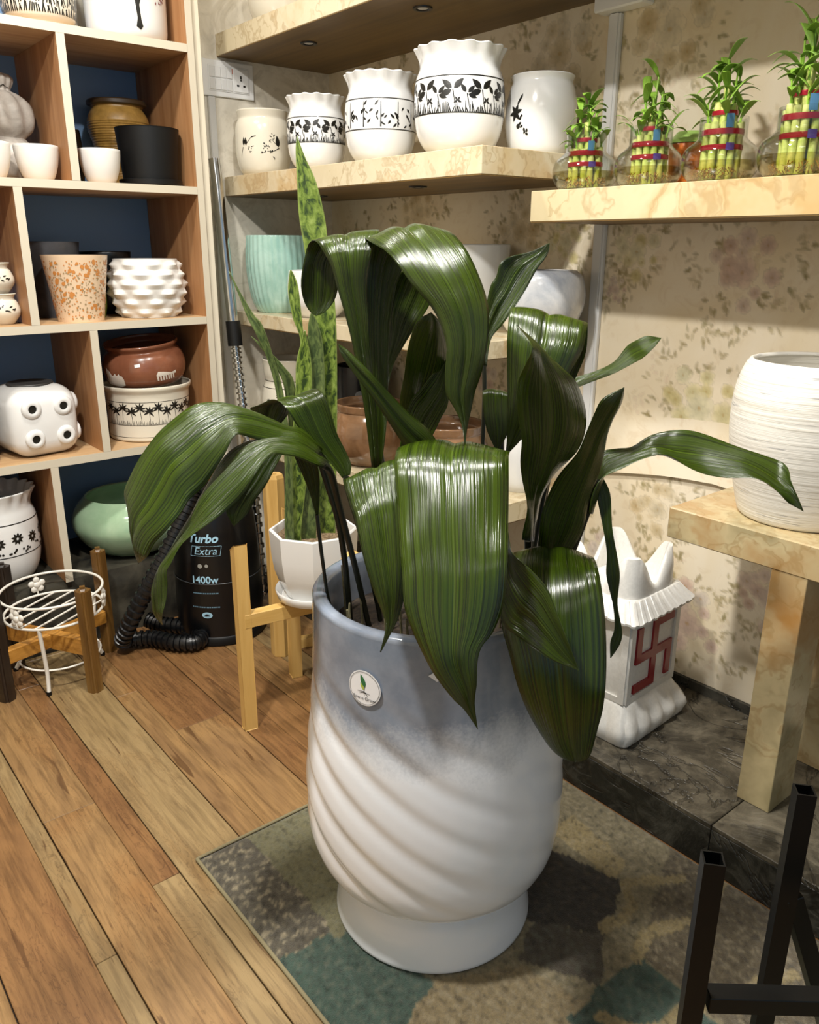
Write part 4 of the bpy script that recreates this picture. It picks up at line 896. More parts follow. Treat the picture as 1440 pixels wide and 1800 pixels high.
 ('left_droop_low', 0.01,[(0.73,1.112,0.953,0.691,1.066,0.958),(0.693,1.112,0.985,0.65,1.068,0.986),(0.665,1.117,1.003,0.622,1.073,0.992),(0.64,1.12,1.007,0.604,1.071,0.993),(0.612,1.124,1.006,0.59,1.068,0.983),(0.583,1.128,0.999,0.57,1.068,0.962),(0.559,1.135,0.985,0.551,1.072,0.941),(0.535,1.141,0.96,0.526,1.079,0.922),(0.516,1.144,0.933,0.501,1.085,0.903),(0.502,1.15,0.897,0.48,1.095,0.883),(0.479,1.16,0.855,0.46,1.103,0.865),(0.464,1.166,0.83,0.444,1.109,0.845),(0.452,1.171,0.809,0.434,1.114,0.832),(0.437,1.177,0.78,0.433,1.114,0.807),(0.435,1.177,0.759,0.432,1.114,0.782),(0.439,1.176,0.737,0.429,1.115,0.762),(0.434,1.145,0.73,0.435,1.145,0.729)],[(0.726,1.091,0.936),(0.743,1.091,0.867),(0.768,1.086,0.758),(0.796,1.084,0.631)]),
 ('left_dark_back', -0.006,[(0.691,1.171,0.987,0.697,1.168,0.984),(0.67,1.183,0.97,0.689,1.172,0.973),(0.646,1.191,0.948,0.672,1.177,0.944),(0.621,1.199,0.915,0.652,1.182,0.911),(0.598,1.21,0.882,0.636,1.191,0.886),(0.591,1.214,0.867,0.622,1.198,0.86),(0.6,1.209,0.841,0.601,1.209,0.84)],[]),
 ('left_fold', 0.01,[(0.769,1.122,0.916,0.78,1.114,0.922),(0.757,1.136,0.939,0.784,1.117,0.94),(0.742,1.152,0.96,0.78,1.126,0.961),(0.726,1.168,0.985,0.771,1.139,0.992),(0.715,1.18,1.009,0.765,1.148,1.03),(0.704,1.192,1.035,0.76,1.158,1.056),(0.697,1.226,1.045,0.757,1.19,1.066),(0.684,1.267,1.034,0.748,1.231,1.05),(0.683,1.279,1.022,0.74,1.247,1.012),(0.692,1.274,1.003,0.727,1.255,0.994),(0.712,1.263,0.988,0.713,1.263,0.988)],[(0.776,1.117,0.896),(0.798,1.101,0.789),(0.818,1.087,0.667)]),
 ('left_stub', -0.004,[(0.686,1.14,0.988,0.687,1.139,0.988),(0.683,1.141,0.974,0.71,1.125,0.97),(0.697,1.139,0.935,0.721,1.123,0.939),(0.711,1.136,0.893,0.725,1.127,0.898),(0.718,1.132,0.857,0.722,1.129,0.857)],[(0.726,1.127,0.772),(0.739,1.124,0.678)]),
]

bp = thing('broadleaf_plant', 'large glossy dark green broad-leaved plant growing in the swirl planter', 'plant', (PX, PY, .64))
for k, (nm, bulge, S, Pp) in enumerate(LEAVES):
    S2_ = [(a-PX, b-PY, c-.64, d-PX, e_-PY, f-.64) for a, b, c, d, e_, f in S]
    o = blade('leaf', S2_, bulge, LEAF, bp, wave=.006, seed=k*1.7)
    if Pp:
        l0, l1 = Vector(S2_[0][:3]), Vector(S2_[0][3:])
        if (l1-l0).length < .003: l0, l1 = Vector(S2_[-1][:3]), Vector(S2_[-1][3:])
        pts = [tuple((l0+l1)/2)]+[(a-PX, b-PY, c-.64) for a, b, c in Pp]
        lx, ly, lz = pts[-1]; d = math.hypot(lx, ly); f = min(1, .165/max(d, .01))*.96
        pts.append((lx*f, ly*f, -.02))
        rr = max(.0032, (l1-l0).length*.35)
        tube('leaf_stalk', pts, lambda t, rr=rr: min(rr, .006)*(1-.25*t)+.0004, STEM, o, 8, res=26)
rs = random.Random(8)
for i in range(16):
    a = rs.uniform(2.2, 5.4); d = rs.uniform(.10, .17); x, y = d*math.cos(a), d*math.sin(a)
    tube('dry_stub', [(x, y, -.025), (x*1.02+rs.uniform(-.01, .01), y*1.02, .02+rs.uniform(0, .05)), (x*1.05, y*1.05, .05+rs.uniform(0, .06))], lambda t: .003*(1-.5*t), m_noisy('dry_stalk%d' % i, '#5a5438', '#8a8262', 40, .6, 0) if i == 0 else MATS['dry_stalk0'], bp, 6, res=6)

# ------------------------------------------------------------------ snake plant, its pot, saucer and stand
SX, SY, SZ = 1.130, 1.795, .360
sa = thing('saucer', 'round white saucer under the faceted white pot', 'saucer', (SX, SY, SZ))
add_obj('dish', lathe_me('dish', [(0, 0), (.095, 0), (.106, .006), (.112, .028), (.110, .031), (.104, .026), (.094, .009), (0, .008)], 56), CERA, sa, smooth=50)
so_ = thing('faceted_pot', 'white octagonal pot with a rounded foot holding the snake plant', 'pot', (SX, SY, SZ+.0085), math.radians(11))
op = [(.070, 0), (.082, .006), (.090, .022), (.102, .045), (.112, .075), (.118, .12), (.1215, .19)]
add_obj('body', lathe_me('body', [(0, 0)]+op+[(.119, .1935), (.113, .1925), (.110, .18), (.106, .12), (0, .12)], 64, lambda th, r0, z, k: ((r0*(1-(1-math.cos(PI/8)/math.cos(((th) % (PI/4))-PI/8))*(-1 if False else 1)*(1.0 if z > .03 else z/.03))), z) if True else 0), CERA, so_, smooth=18)
add_obj('soil', lathe_me('soil', [(0, .178), (.06, .176), (.104, .172)], 32), m_noisy('brown_soil', '#4a3622', '#8f7a5c', 120, .9, 0, detail=6, bmp=.8), so_, smooth=60)
SNAKE = [
 ('tall',[(1.139,1.788,0.566,1.18,1.761,0.564),(1.144,1.785,0.767,1.187,1.757,0.766),(1.152,1.78,0.919,1.191,1.754,0.919),(1.152,1.78,1.065,1.193,1.753,1.065),(1.14,1.787,1.178,1.19,1.754,1.178),(1.131,1.793,1.289,1.18,1.761,1.298),(1.122,1.799,1.366,1.174,1.765,1.366),(1.121,1.8,1.456,1.159,1.775,1.443),(1.12,1.8,1.512,1.138,1.789,1.5),(1.123,1.798,1.543,1.124,1.797,1.543)]),
 ('grey',[(1.081,1.777,0.582,1.115,1.756,0.58),(1.095,1.769,0.778,1.132,1.745,0.776),(1.106,1.762,0.939,1.142,1.738,0.938),(1.109,1.76,1.056,1.142,1.739,1.056),(1.112,1.758,1.109,1.133,1.744,1.109),(1.119,1.753,1.142,1.121,1.752,1.142)]),
 ('lime',[(1.04,1.778,0.59,1.071,1.76,0.589),(1.054,1.77,0.784,1.095,1.745,0.782),(1.069,1.761,0.946,1.105,1.739,0.945),(1.073,1.758,1.017,1.105,1.739,1.023),(1.085,1.751,1.07,1.099,1.742,1.07),(1.093,1.746,1.099,1.095,1.745,1.099)]),
 ('small',[(1.095,1.792,0.834,1.105,1.786,0.834),(1.102,1.788,0.938,1.11,1.782,0.938),(1.105,1.786,1.068,1.112,1.781,1.068),(1.091,1.794,1.124,1.11,1.783,1.124),(1.083,1.799,1.186,1.105,1.786,1.196),(1.086,1.798,1.22,1.099,1.79,1.223),(1.089,1.795,1.241,1.091,1.794,1.241)]),
 ('thin',[(1.023,1.765,0.597,1.043,1.753,0.596),(1.029,1.761,0.789,1.045,1.752,0.789),(1.018,1.768,0.95,1.033,1.759,0.95),(0.997,1.769,1.036,1.01,1.761,1.042),(0.971,1.771,1.098,0.987,1.763,1.114),(0.957,1.779,1.132,0.969,1.772,1.142),(0.941,1.787,1.185,0.946,1.785,1.19),(0.923,1.797,1.241,0.924,1.796,1.241)]),
 ('thin2',[(1.073,1.805,0.576,1.105,1.786,0.574),(1.067,1.797,0.837,1.088,1.784,0.836),(1.051,1.783,0.953,1.073,1.77,0.965),(1.033,1.782,1.001,1.048,1.774,1.01),(0.999,1.79,1.053,1.005,1.787,1.06),(0.975,1.804,1.088,0.976,1.803,1.087)]),
 ('stub',[(1.163,1.82,0.552,1.189,1.803,0.551),(1.168,1.817,0.66,1.192,1.801,0.659),(1.174,1.813,0.74,1.188,1.804,0.74),(1.182,1.808,0.788,1.184,1.807,0.788)]),
]

sp = thing('snake_plant', 'upright snake plant with mottled lime and green sword leaves', 'plant', (SX, SY, .545))
for nm, S in SNAKE:
    S2_ = [(a-SX, b-SY, c-.545, d-SX, e_-SY, f-.545) for a, b, c, d, e_, f in S]
    if nm != 'small': S2_ = [(S2_[0][0], S2_[0][1], -.012, S2_[0][3], S2_[0][4], -.012)]+S2_
    blade('leaf', S2_, .006, SNAKEG if nm in ('grey', 'thin', 'thin2', 'stub') else SNAKEM, sp, 36, 8, thick=.002, wave=.003)
ps_ = thing('plant_stand', 'light pine plant stand with crossed bars under the white faceted pot', 'plant stand', (SX, SY, 0))
legs = {'a': (-.212, .034), 'b': (.045, .205), 'c': (-.02, -.20), 'd': (.225, -.03)}
for kx, (dx, dy) in legs.items():
    tw = math.atan2(dy, dx)
    me = beam_me('leg', (dx, dy, 0), (dx, dy, .535), .030, .036, bev=.0015, tw=tw, cut=.02)
    add_obj('leg', me, PINE, ps_)
for a, b, z in (('a', 'd', .333), ('b', 'c', .334)):
    (ax, ay), (bx, by) = legs[a], legs[b]
    if a == 'a': add_obj('crossbar', beam_me('crossbar', (ax, ay, z+.0), (bx, by, z), .032, .040, bev=.0015), PINEH, ps_)
    else:
        for s0, s1 in ((0, .44), (.56, 1)): add_obj('crossbar', beam_me('crossbar', (ax+(bx-ax)*s0, ay+(by-ay)*s0, z), (ax+(bx-ax)*s1, ay+(by-ay)*s1, z), .032, .040, bev=.0015), PINEH, ps_)
wp_ = thing('wooden_post', 'tall hollow pine post standing behind the faceted pot', 'post', (1.215, 2.155, 0), math.radians(20))
pr_ = [(.012, .622), (.012, .52)]
add_obj('post', lathe_me('post', [(.0, 0), (.033, 0), (.034, .002), (.034, .610), (.030, .622), (.0125, .622), (.012, .615), (.012, .54), (0, .54)], 6), PINE, wp_)
add_obj('foot_block', beam_me('foot_block', (.06, -.02, .018), (.16, -.10, .018), .03, .034, bev=.0015), PINEH, wp_)

# ------------------------------------------------------------------ lucky bamboo
STALK = m_noisy('bamboo_stalk', '#a9b84a', '#d3d488', 40, .35, .2); BLEAF = m_leaf('bamboo_leaf', '#5f9020', '#9cc24a', '#c5d980', .35)
RIB = plain('red_ribbon', '#a01a2c', .25, metal=.4); BLUER = plain('blue_foil', '#5f8fb0', .2, metal=.5); VIO = plain('violet_foil', '#6a4fa0', .2, metal=.5)
ROOTM = plain('bamboo_roots', '#a5792f', .6)
def bamboo(loc, seed, s=1.0, hh=1.0):
    rr = random.Random(seed)
    lab = BLAB[seed]
    v = thing('glass_vase', 'round clear glass vase of water, '+lab[0], 'vase', loc, 0, 'round glass bamboo vases')
    R = .080*s
    pr_ = dense([(.045*s, 0), (.060*s, .003), (.076*s, .022), (R, .043), (.074*s, .066), (.058*s, .080), (.050*s, .088), (.049*s, .10), (.049*s, .128)], 3)
    add_obj('glass', lathe_me('glass', [(0, 0)]+pr_+[(a-.0018, z) for a, z in reversed(pr_)]+[(0, .0025)], 48), GLASS, v, smooth=60)
    wz = .042
    wp2 = [(0, .0032)]+[(a-.0026, max(z, .0032)) for a, z in pr_ if z <= wz]
    add_obj('water', lathe_me('water', wp2+[(wp2[-1][0], wz), (0, wz)], 48), WATER, v, smooth=40)
    p = thing('lucky_bamboo', 'three-tier lucky bamboo tied with red ribbon, '+lab[1], 'plant', (loc[0], loc[1], loc[2]+.006), rr.uniform(0, 6), 'lucky bamboo bundles')
    tiers = [(11, .0335, .098*hh), (6, .0170, .130*hh), (1, .0, .158*hh)]
    for n, rad, h in tiers:
        for i in range(n):
            a = 2*PI*i/n+rr.uniform(-.1, .1); x, y = rad*s*math.cos(a), rad*s*math.sin(a); hz = h*rr.uniform(.94, 1.05)
            pts = [(x, y, hz*k/8) for k in range(9)]
            me = tube_me('stalk', [(x, y, hz*k/16) for k in range(17)], lambda t, hz=hz: .0078*(1.12 if abs((t*hz*34) % 1-.5) > .43 else 1), 9)
            o = add_obj('stalk', me, STALK, p, smooth=50)
            if (i % 2 == 0) or n < 10:
                out = Vector((math.cos(a), math.sin(a), 0)); tall = (n < 12)
                sp0 = Vector((x, y, hz)); sh = .028*hh*(1.9 if n < 10 else 1)*rr.uniform(.8, 1.3)
                tp = sp0+out*.006+Vector((0, 0, sh))
                tube('shoot', [tuple(sp0-Vector((0, 0, .01))), tuple((sp0+tp)/2), tuple(tp)], lambda t: .0028-.001*t, BLEAF, o, 5, res=6)
                for q in range(3):
                    d = Matrix.Rotation(rr.uniform(-1.6, 1.6)+q*1.5, 3, 'Z') @ out; Ln = rr.uniform(.045, .075)*hh; up = rr.uniform(.5, 1.5)
                    b0 = sp0+(tp-sp0)*(.3+.32*q); sd = Vector((0, 0, 1)).cross(d).normalized()
                    st_ = []
                    for t, wd in ((0, .003), (.25, .0085), (.55, .0095), (.8, .0055), (1, .0005)):
                        c = b0+d*(Ln*t*.75)+Vector((0, 0, Ln*(up*t-.75*t*t))); st_.append(tuple(c-sd*wd)+tuple(c+sd*wd))
                    blade('leaf', st_, .0012, BLEAF, o, 9, 4, thick=.0004)
    for (z, rad, hgt) in ((.052*hh, .0425, .010), (.078*hh, .0425, .011), (.112*hh, .0262, .009)):
        add_obj('ribbon', lathe_me('ribbon', [(rad*s-.001, z), (rad*s, z), (rad*s+.0006, z+hgt/2), (rad*s, z+hgt), (rad*s-.001, z+hgt)], 32), RIB, p, smooth=40)
    a0 = face_cam(loc)-p.rotation_euler[2]
    def tagp(nm, z0, z1, s0, s1, mt, rad=.0448):
        pol = [[(s0+(s1-s0)*k/4, z0), (s0+(s1-s0)*(k+1)/4, z0), (s0+(s1-s0)*(k+1)/4, z1), (s0+(s1-s0)*k/4, z1)] for k in range(4)]
        add_obj(nm, decal_me(nm, pol, lambda z: rad*s, a0, 0), mt, p)
    tagp('foil_tag', .089*hh, .112*hh, .004, .020, BLUER, .0430); tagp('foil_bow', .050*hh, .063*hh, .008, .026, VIO, .0440)
    vs_, fs = [], []
    for i in range(260):
        a = rr.uniform(0, 2*PI); d = rr.uniform(.01, .052)*s; x, y = d*math.cos(a), d*math.sin(a); pts = [(x, y, rr.uniform(.006, .026))]
        for k in range(3): pts.append((pts[-1][0]+rr.uniform(-.008, .008), pts[-1][1]+rr.uniform(-.008, .008), max(.0015, pts[-1][2]-rr.uniform(0, .008))))
        for q in range(3):
            i0 = len(vs_); A, B = Vector(pts[q]), Vector(pts[q+1])
            for P_ in (A, B): vs_ += [P_+Vector((.0013, 0, 0)), P_+Vector((-.0007, .0011, 0)), P_+Vector((-.0007, -.0011, 0))]
            fs += [(i0, i0+1, i0+4, i0+3), (i0+1, i0+2, i0+5, i0+4), (i0+2, i0, i0+3, i0+5)]
    o = add_obj('roots', mesh('roots', vs_, fs), ROOTM, p); o['kind'] = 'stuff'
BLAB = {1: ('leftmost of the four, at the shelf end', 'leftmost and shortest of the four'), 2: ('second of the four from the shelf end', 'second from the shelf end, before the orange tub'), 3: ('third of the four from the shelf end', 'third from the shelf end, with tall curling shoots'), 4: ('cut by the right edge of the photo', 'tallest, cut by the right edge of the photo')}
RS = 1.4282
bamboo((1.69, 1.392, RS), 1, .98, .92); bamboo((1.70, 1.215, RS), 2, .97, 1.0); bamboo((1.70, 1.036, RS), 3, 1.0, 1.12); bamboo((1.69, .858, RS), 4, 1.0, 1.25)
e = thing('plastic_tub', 'orange plastic tub with a lime green lid behind the bamboo vases', 'tub', (1.842, 1.207, RS))
add_obj('tub', lathe_me('tub', pot_prof(dense([(.038, 0), (.041, .01), (.047, .10)], 3), .002, .8), 32), ORANGE, e, smooth=40)
add_obj('lid', lathe_me('lid', [(.030, .1025), (.049, .1025), (.049, .110), (.042, .114), (.030, .128), (0, .132)], 32), LIME, e, smooth=40)
# ------------------------------------------------------------------ vacuum cleaner
VX, VY = 1.150, 2.455
vc = thing('vacuum_cleaner', 'black drum vacuum cleaner with pale blue lettering on the floor', 'vacuum cleaner', (VX, VY, 0))
vprof = dense([(.125, .0), (.140, .006), (.147, .03), (.148, .10), (.147, .20), (.144, .29), (.138, .38), (.128, .45), (.108, .50), (.07, .525), (.0, .53)], 4)
add_obj('drum', lathe_me('drum', [(0, 0)]+vprof, 72), BLACKP, vc, smooth=50)
add_obj('seam_ring', lathe_me('seam_ring', [(.1478, .226), (.1490, .227), (.1490, .229), (.1478, .230)], 72), plain('grey_seam', '#3a3d40', .3), vc, smooth=60)
add_obj('base_ring', lathe_me('base_ring', [(.142, .002), (.152, .004), (.154, .028), (.148, .034)], 72), BLACKM, vc, smooth=50)
vrad = lambda z: rad_at(vprof, z); va = math.radians(226)
PALE = plain('pale_blue_print', '#9cc6dc', .5)
wrap_text('Turbo', .040, vrad, va, .385, .0012, PALE, vc, 'lettering', .0012, .25)
wrap_text('Extra', .036, vrad, va, .343, .0012, PALE, vc, 'lettering', 0, .25, .008)
fr = []
for (x0, z0, x1, z1) in ((-.042, .327, .056, .327), (-.036, .360, .062, .360), (-.042, .327, -.036, .360), (.056, .327, .062, .360)):
    L_ = math.hypot(x1-x0, z1-z0); n_ = 8
    for k in range(n_): fr.append(stroke(x0+(x1-x0)*k/n_, z0+(z1-z0)*k/n_, x0+(x1-x0)*(k+1)/n_, z0+(z1-z0)*(k+1)/n_, .0016))
add_obj('print_frame', decal_me('print_frame', fr, vrad, va, .0012), PALE, vc)
wrap_text('1400w', .034, vrad, va, .243, .0012, PALE, vc, 'lettering', .0008)
dots = [blob(-.012, .292, .008), blob(.010, .293, .006)]
add_obj('print_mark', decal_me('print_mark', dots, vrad, va, .0012), plain('grey_print', '#8f8f88', .5), vc)
for z, w_ in ((.196, .085), (.146, .095)):
    r = random.Random(int(z*1000)); pol = []; x = -w_/2
    while x < w_/2:
        l = r.uniform(.003, .007); pol.append([(x, z-.0022), (x+l, z-.0022), (x+l, z+.0022), (x, z+.0022)]); x += l+.0016
    add_obj('small_print', decal_me('small_print', pol, vrad, va, .0012), plain('dim_blue_print', '#5f7f92', .5) if z > .19 else MATS['dim_blue_print'], vc)
add_obj('print_badge', decal_me('print_badge', [[(.018*math.cos(a)+.002, .117+.011*math.sin(a)) for a in [2*PI*i/20 for i in range(20)]]], vrad, va, .0012), PALE, vc)
add_obj('print_badge_mark', decal_me('print_badge_mark', [leafp(-.008, .117, .1, .02, .007), stroke(-.008, .113, .012, .112, .002)], vrad, va, .0016), DKBLUE, vc)
# hose
hp = [(1.10, 2.40, .50), (1.055, 2.385, .545), (1.03, 2.375, .505), (.968, 2.37, .41), (.905, 2.375, .31), (.850, 2.40, .21), (.812, 2.43, .12), (.80, 2.47, .055), (.835, 2.50, .034), (.90, 2.46, .034), (.945, 2.385, .034), (1.00, 2.345, .034), (1.035, 2.385, .036), (1.02, 2.47, .036), (.965, 2.535, .036), (.93, 2.58, .05)]
hp = [(a-VX, b-VY, c) for a, b, c in hp]
HP = interp(hp, 620)
tl = lambda t: .0255+.0034*(1 if math.sin(t*2*PI*62) > -.1 else -1)*.8
add_obj('hose', tube_me('hose', HP, tl, 14), plain('black_hose', '#0d0e10', .32), vc, smooth=40)
# wand
wd = thing('vacuum_wand', 'chrome vacuum wand with black collar leaning beside the bookcase', 'vacuum wand', (1.365, 2.71, 1.57))
wl = lambda q: tuple(Vector(q)-Vector((1.365, 2.71, 1.57)))
add_obj('chrome_tube', tube_me('chrome_tube', [wl((1.365, 2.71, 1.572)), wl((1.365, 2.70, 1.5)), wl((1.364, 2.645, 1.03))], .0190, 24), CHROME, wd, smooth=60)
add_obj('black_collar', tube_me('black_collar', [wl((1.364, 2.646, 1.045)), wl((1.3645, 2.6385, .96))], .0255, 24), BLACKM, wd, smooth=60)
sp_ = interp([wl((1.3645, 2.639, .965)), wl((1.367, 2.62, .80)), wl((1.372, 2.60, .60)), wl((1.378, 2.58, .35)), wl((1.382, 2.57, .02))], 400)
add_obj('flexible_tube', tube_me('flexible_tube', sp_, lambda t: .0155+.0030*(1 if math.sin(t*2*PI*36) > .2 else -1), 14), CHROME, wd, smooth=40)

# ------------------------------------------------------------------ brown wooden stand and white wire stand
bs = thing('wooden_stand', 'dark stained wooden plant stand with four rounded posts', 'plant stand', (.600, 2.465, 0))
lg = [((.648, 2.305), DARKW, .345), ((.775, 2.535), DARKW, .37), ((.425, 2.415), BLACKW, .345), ((.505, 2.612), BLACKW, .36)]
for (x, y), mt, h in lg:
    cx, cy = x-.600, y-2.465; a = math.atan2(cy, cx)
    bm = bmesh.new(); bmesh.ops.create_cube(bm, size=1)
    for v in bm.verts: v.co = Vector((v.co.x*.040, v.co.y*.040, (v.co.z+.5)*h))
    bmesh.ops.bevel(bm, geom=[e_ for e_ in bm.edges if abs(e_.verts[0].co.z-e_.verts[1].co.z) > .1], offset=.008, segments=3, affect='EDGES')
    bmesh.ops.bevel(bm, geom=[e_ for e_ in bm.edges if e_.verts[0].co.z > h-.001 and e_.verts[1].co.z > h-.001], offset=.012, segments=3, affect='EDGES')
    o = add_obj('post', bm_mesh('post', bm), mt, bs, (cx, cy, 0), (0, 0, math.radians(28)), smooth=35)
def bar(p, q, z, mt, s=.03, h=.045): add_obj('crossbar', beam_me('crossbar', (p[0]-.600, p[1]-2.465, z), (q[0]-.600, q[1]-2.465, z), s, h, bev=.003), mt, bs)
bar((.66, 2.325), (.50, 2.595), .135, AMBERW); bar((.765, 2.52), (.602, 2.470), .136, AMBERW); bar((.578, 2.455), (.44, 2.42), .136, AMBERW)
ws = thing('wire_stand', 'white wire plant stand with two rings and a flower ornament', 'plant stand', (.605, 2.475, 0))
def ring(R, z, n=56): return [(R*math.cos(2*PI*i/n), R*math.sin(2*PI*i/n), z) for i in range(n)]
for R, z in ((.148, .290), (.143, .222)): tube('ring', ring(R, z), .0042, WIREW, ws, 8, closed=True)
tube('lower_ring', ring(.120, .075), .0032, WIREW, ws, 8, closed=True)
for k in range(-2, 3):
    a = math.radians(32); d = k*.046; hl = math.sqrt(.143**2-d*d); ux, uy = math.cos(a), math.sin(a); nx, ny = -uy, ux
    tube('grid_wire', [(nx*d-ux*hl, ny*d-uy*hl, .222), (nx*d, ny*d, .2215), (nx*d+ux*hl, ny*d+uy*hl, .222)], .0032, WIREW, ws, 6)
for x, y in ((.529, 2.363), (.492, 2.585), (.745, 2.515)):
    dx, dy = x-.605, y-2.475; d = math.hypot(dx, dy); ux, uy = dx/d, dy/d
    o = tube('leg', [(ux*.141, uy*.141, .222), (ux*.132, uy*.132, .15), (ux*.126, uy*.126, .07), (dx, dy, .004)], .0062, WIREW, ws, 10, res=14)
    add_obj('rubber_foot', lathe_me('rubber_foot', [(0, 0), (.0075, 0), (.0075, .012), (0, .012)], 12), BLACKM, o, (dx, dy, 0))
for a0 in (math.radians(92), math.radians(212), math.radians(332)):
    cx, cy, cz = .148*math.cos(a0), .148*math.sin(a0), .256
    bm = bmesh.new()
    rot = Matrix.Rotation(a0, 4, 'Z')
    for i in range(5):
        t = 2*PI*i/5+.3; mt_ = Matrix.Translation((cx, cy, cz)) @ rot @ Matrix.Translation((0, .017*math.cos(t), .017*math.sin(t))) @ Matrix.Diagonal((.5, 1, 1, 1))
        bmesh.ops.create_uvsphere(bm, u_segments=12, v_segments=8, radius=.0105, matrix=mt_)
    bmesh.ops.create_uvsphere(bm, u_segments=12, v_segments=8, radius=.012, matrix=Matrix.Translation((cx, cy, cz)) @ rot @ Matrix.Diagonal((.7, 1, 1, 1)))
    fo = add_obj('flower_ornament', bm_mesh('flower_ornament', bm), WIREW, ws, smooth=60)
    tube('ornament_wire', [(cx, cy, .222), (cx*1.02, cy*1.02, .24), (cx, cy, .26), (cx, cy, .29)], .003, WIREW, fo, 6)

# ------------------------------------------------------------------ white shrine planter
TX, TY, TZ = 1.640, 1.145, .1155
tp_ = thing('shrine_planter', 'white square ceramic shrine planter with a red swastika emblem', 'planter', (TX, TY, TZ), math.radians(3))
CERW = m_noisy('speckled_white_glaze', '#dcdad4', '#e6e4de', 120, .3, .3)
def sq_loft(name, secs, mat, parent, n=12, rnd_=.1, mod=None):
    """secs: (half, z); rounded squares lofted"""
    vs_, fs = [], []; N = 4*n
    for (h, z) in secs:
        for i in range(N):
            sd, q = divmod(i, n); t = -1+2*q/n; x, y = [(t, -1), (1, t), (-t, 1), (-1, -t)][sd]
            L_ = (abs(x)**14+abs(y)**14)**(1/14); x, y = x/L_*h, y/L_*h
            if mod: x, y, zz = mod(x, y, z, h, sd, t)
            else: zz = z
            vs_.append((x, y, zz))
    for k in range(len(secs)-1):
        for i in range(N):
            j = (i+1) % N; fs.append((k*N+i, k*N+j, (k+1)*N+j, (k+1)*N+i))
    fs.append(tuple(range(N))[::-1]); fs.append(tuple((len(secs)-1)*N+i for i in range(N)))
    return add_obj(name, mesh(name, vs_, fs), mat, parent, smooth=40)
def petal(x, y, z, h, sd, t):
    a = .009*abs(math.sin((t+1)*PI*2.5))*(1 if .012 < z < .085 else 0); k = 1+a/h; return (x*k, y*k, z)
sq_loft('base', [(.142, 0), (.145, .004), (.146, .030), (.142, .045), (.130, .065), (.122, .085), (.115, .098), (.112, .100)], CERW, tp_, 30, mod=petal)
sq_loft('box_body', [(.110, .0995), (.110, .325)], CERW, tp_)
for sgn in (0, 1, 2, 3):
    R_ = Matrix.Rotation(sgn*PI/2, 4, 'Z')
    bm = bmesh.new()
    for (x0, x1, z0, z1) in ((-.110, -.092, .100, .325), (.092, .110, .100, .325), (-.092, .092, .100, .116), (-.092, .092, .309, .325)):
        mt_ = R_ @ Matrix.Translation(((x0+x1)/2, -.1125, (z0+z1)/2)) @ Matrix.Diagonal((x1-x0, .006, z1-z0, 1)); bmesh.ops.create_cube(bm, size=1, matrix=mt_)
    add_obj('frame_panel', bm_mesh('frame_panel', bm), CERW, tp_)
def tiles(x, y, z, h, sd, t):
    a = .0014*(1 if math.sin((t+1)*PI*9) > 0 else -1)*(1 if .326 < z < .372 else 0); return (x, y, z+a)
sq_loft('eave', [(.112, .3255), (.141, .327), (.142, .333), (.126, .350), (.110, .371), (.104, .373)], CERW, tp_, 108, mod=tiles)
# scalloped open top: corner horns
vs_, fs = [], []; n = 20; N = 4*n
def top_z(t): return .390+.084*(.5-.5*math.cos(PI*min(1, abs(t)*1.22)))**.9
ringsT = []
for (h, zf) in ((.106, 0), (.104, .5), (.098, 1), (.090, 1.02), (.086, .9), (.084, 0)):
    for i in range(N):
        sd, q = divmod(i, n); t = -1+2*q/n; x, y = [(t, -1), (1, t), (-t, 1), (-1, -t)][sd]
        L_ = (abs(x)**5+abs(y)**5)**(1/5); zt = top_z(t); vs_.append((x/L_*h, y/L_*h, .372+(zt-.372)*zf if zf else .365))
for k in range(5):
    for i in range(N):
        j = (i+1) % N; fs.append((k*N+i, k*N+j, (k+1)*N+j, (k+1)*N+i))
add_obj('horned_rim', mesh('horned_rim', vs_, fs), CERW, tp_, smooth=60)
RED = plain('red_enamel', '#8e1620', .25, coat=.3)
bm = bmesh.new(); th = .0225
def rb(x0, x1, z0, z1): bmesh.ops.create_cube(bm, size=1, matrix=Matrix.Translation(((x0+x1)/2, -.1125, (z0+z1)/2)) @ Matrix.Diagonal((abs(x1-x0), .006, abs(z1-z0), 1)))
c0, w0, h0 = .2125, .082, .092
rb(-th/2, th/2, c0-h0, c0+h0); rb(-w0, -th/2, c0-th/2, c0+th/2); rb(th/2, w0, c0-th/2, c0+th/2)
rb(th/2, w0, c0+h0-th, c0+h0); rb(-w0, -th/2, c0-h0, c0-h0+th)
rb(-w0, -w0+th, c0+th/2, c0+h0-.006); rb(w0-th, w0, c0-h0+.006, c0-th/2)
em = add_obj('red_emblem', bm_mesh('red_emblem', bm), RED, tp_)
em['label'] = 'raised red swastika emblem on the front panel'

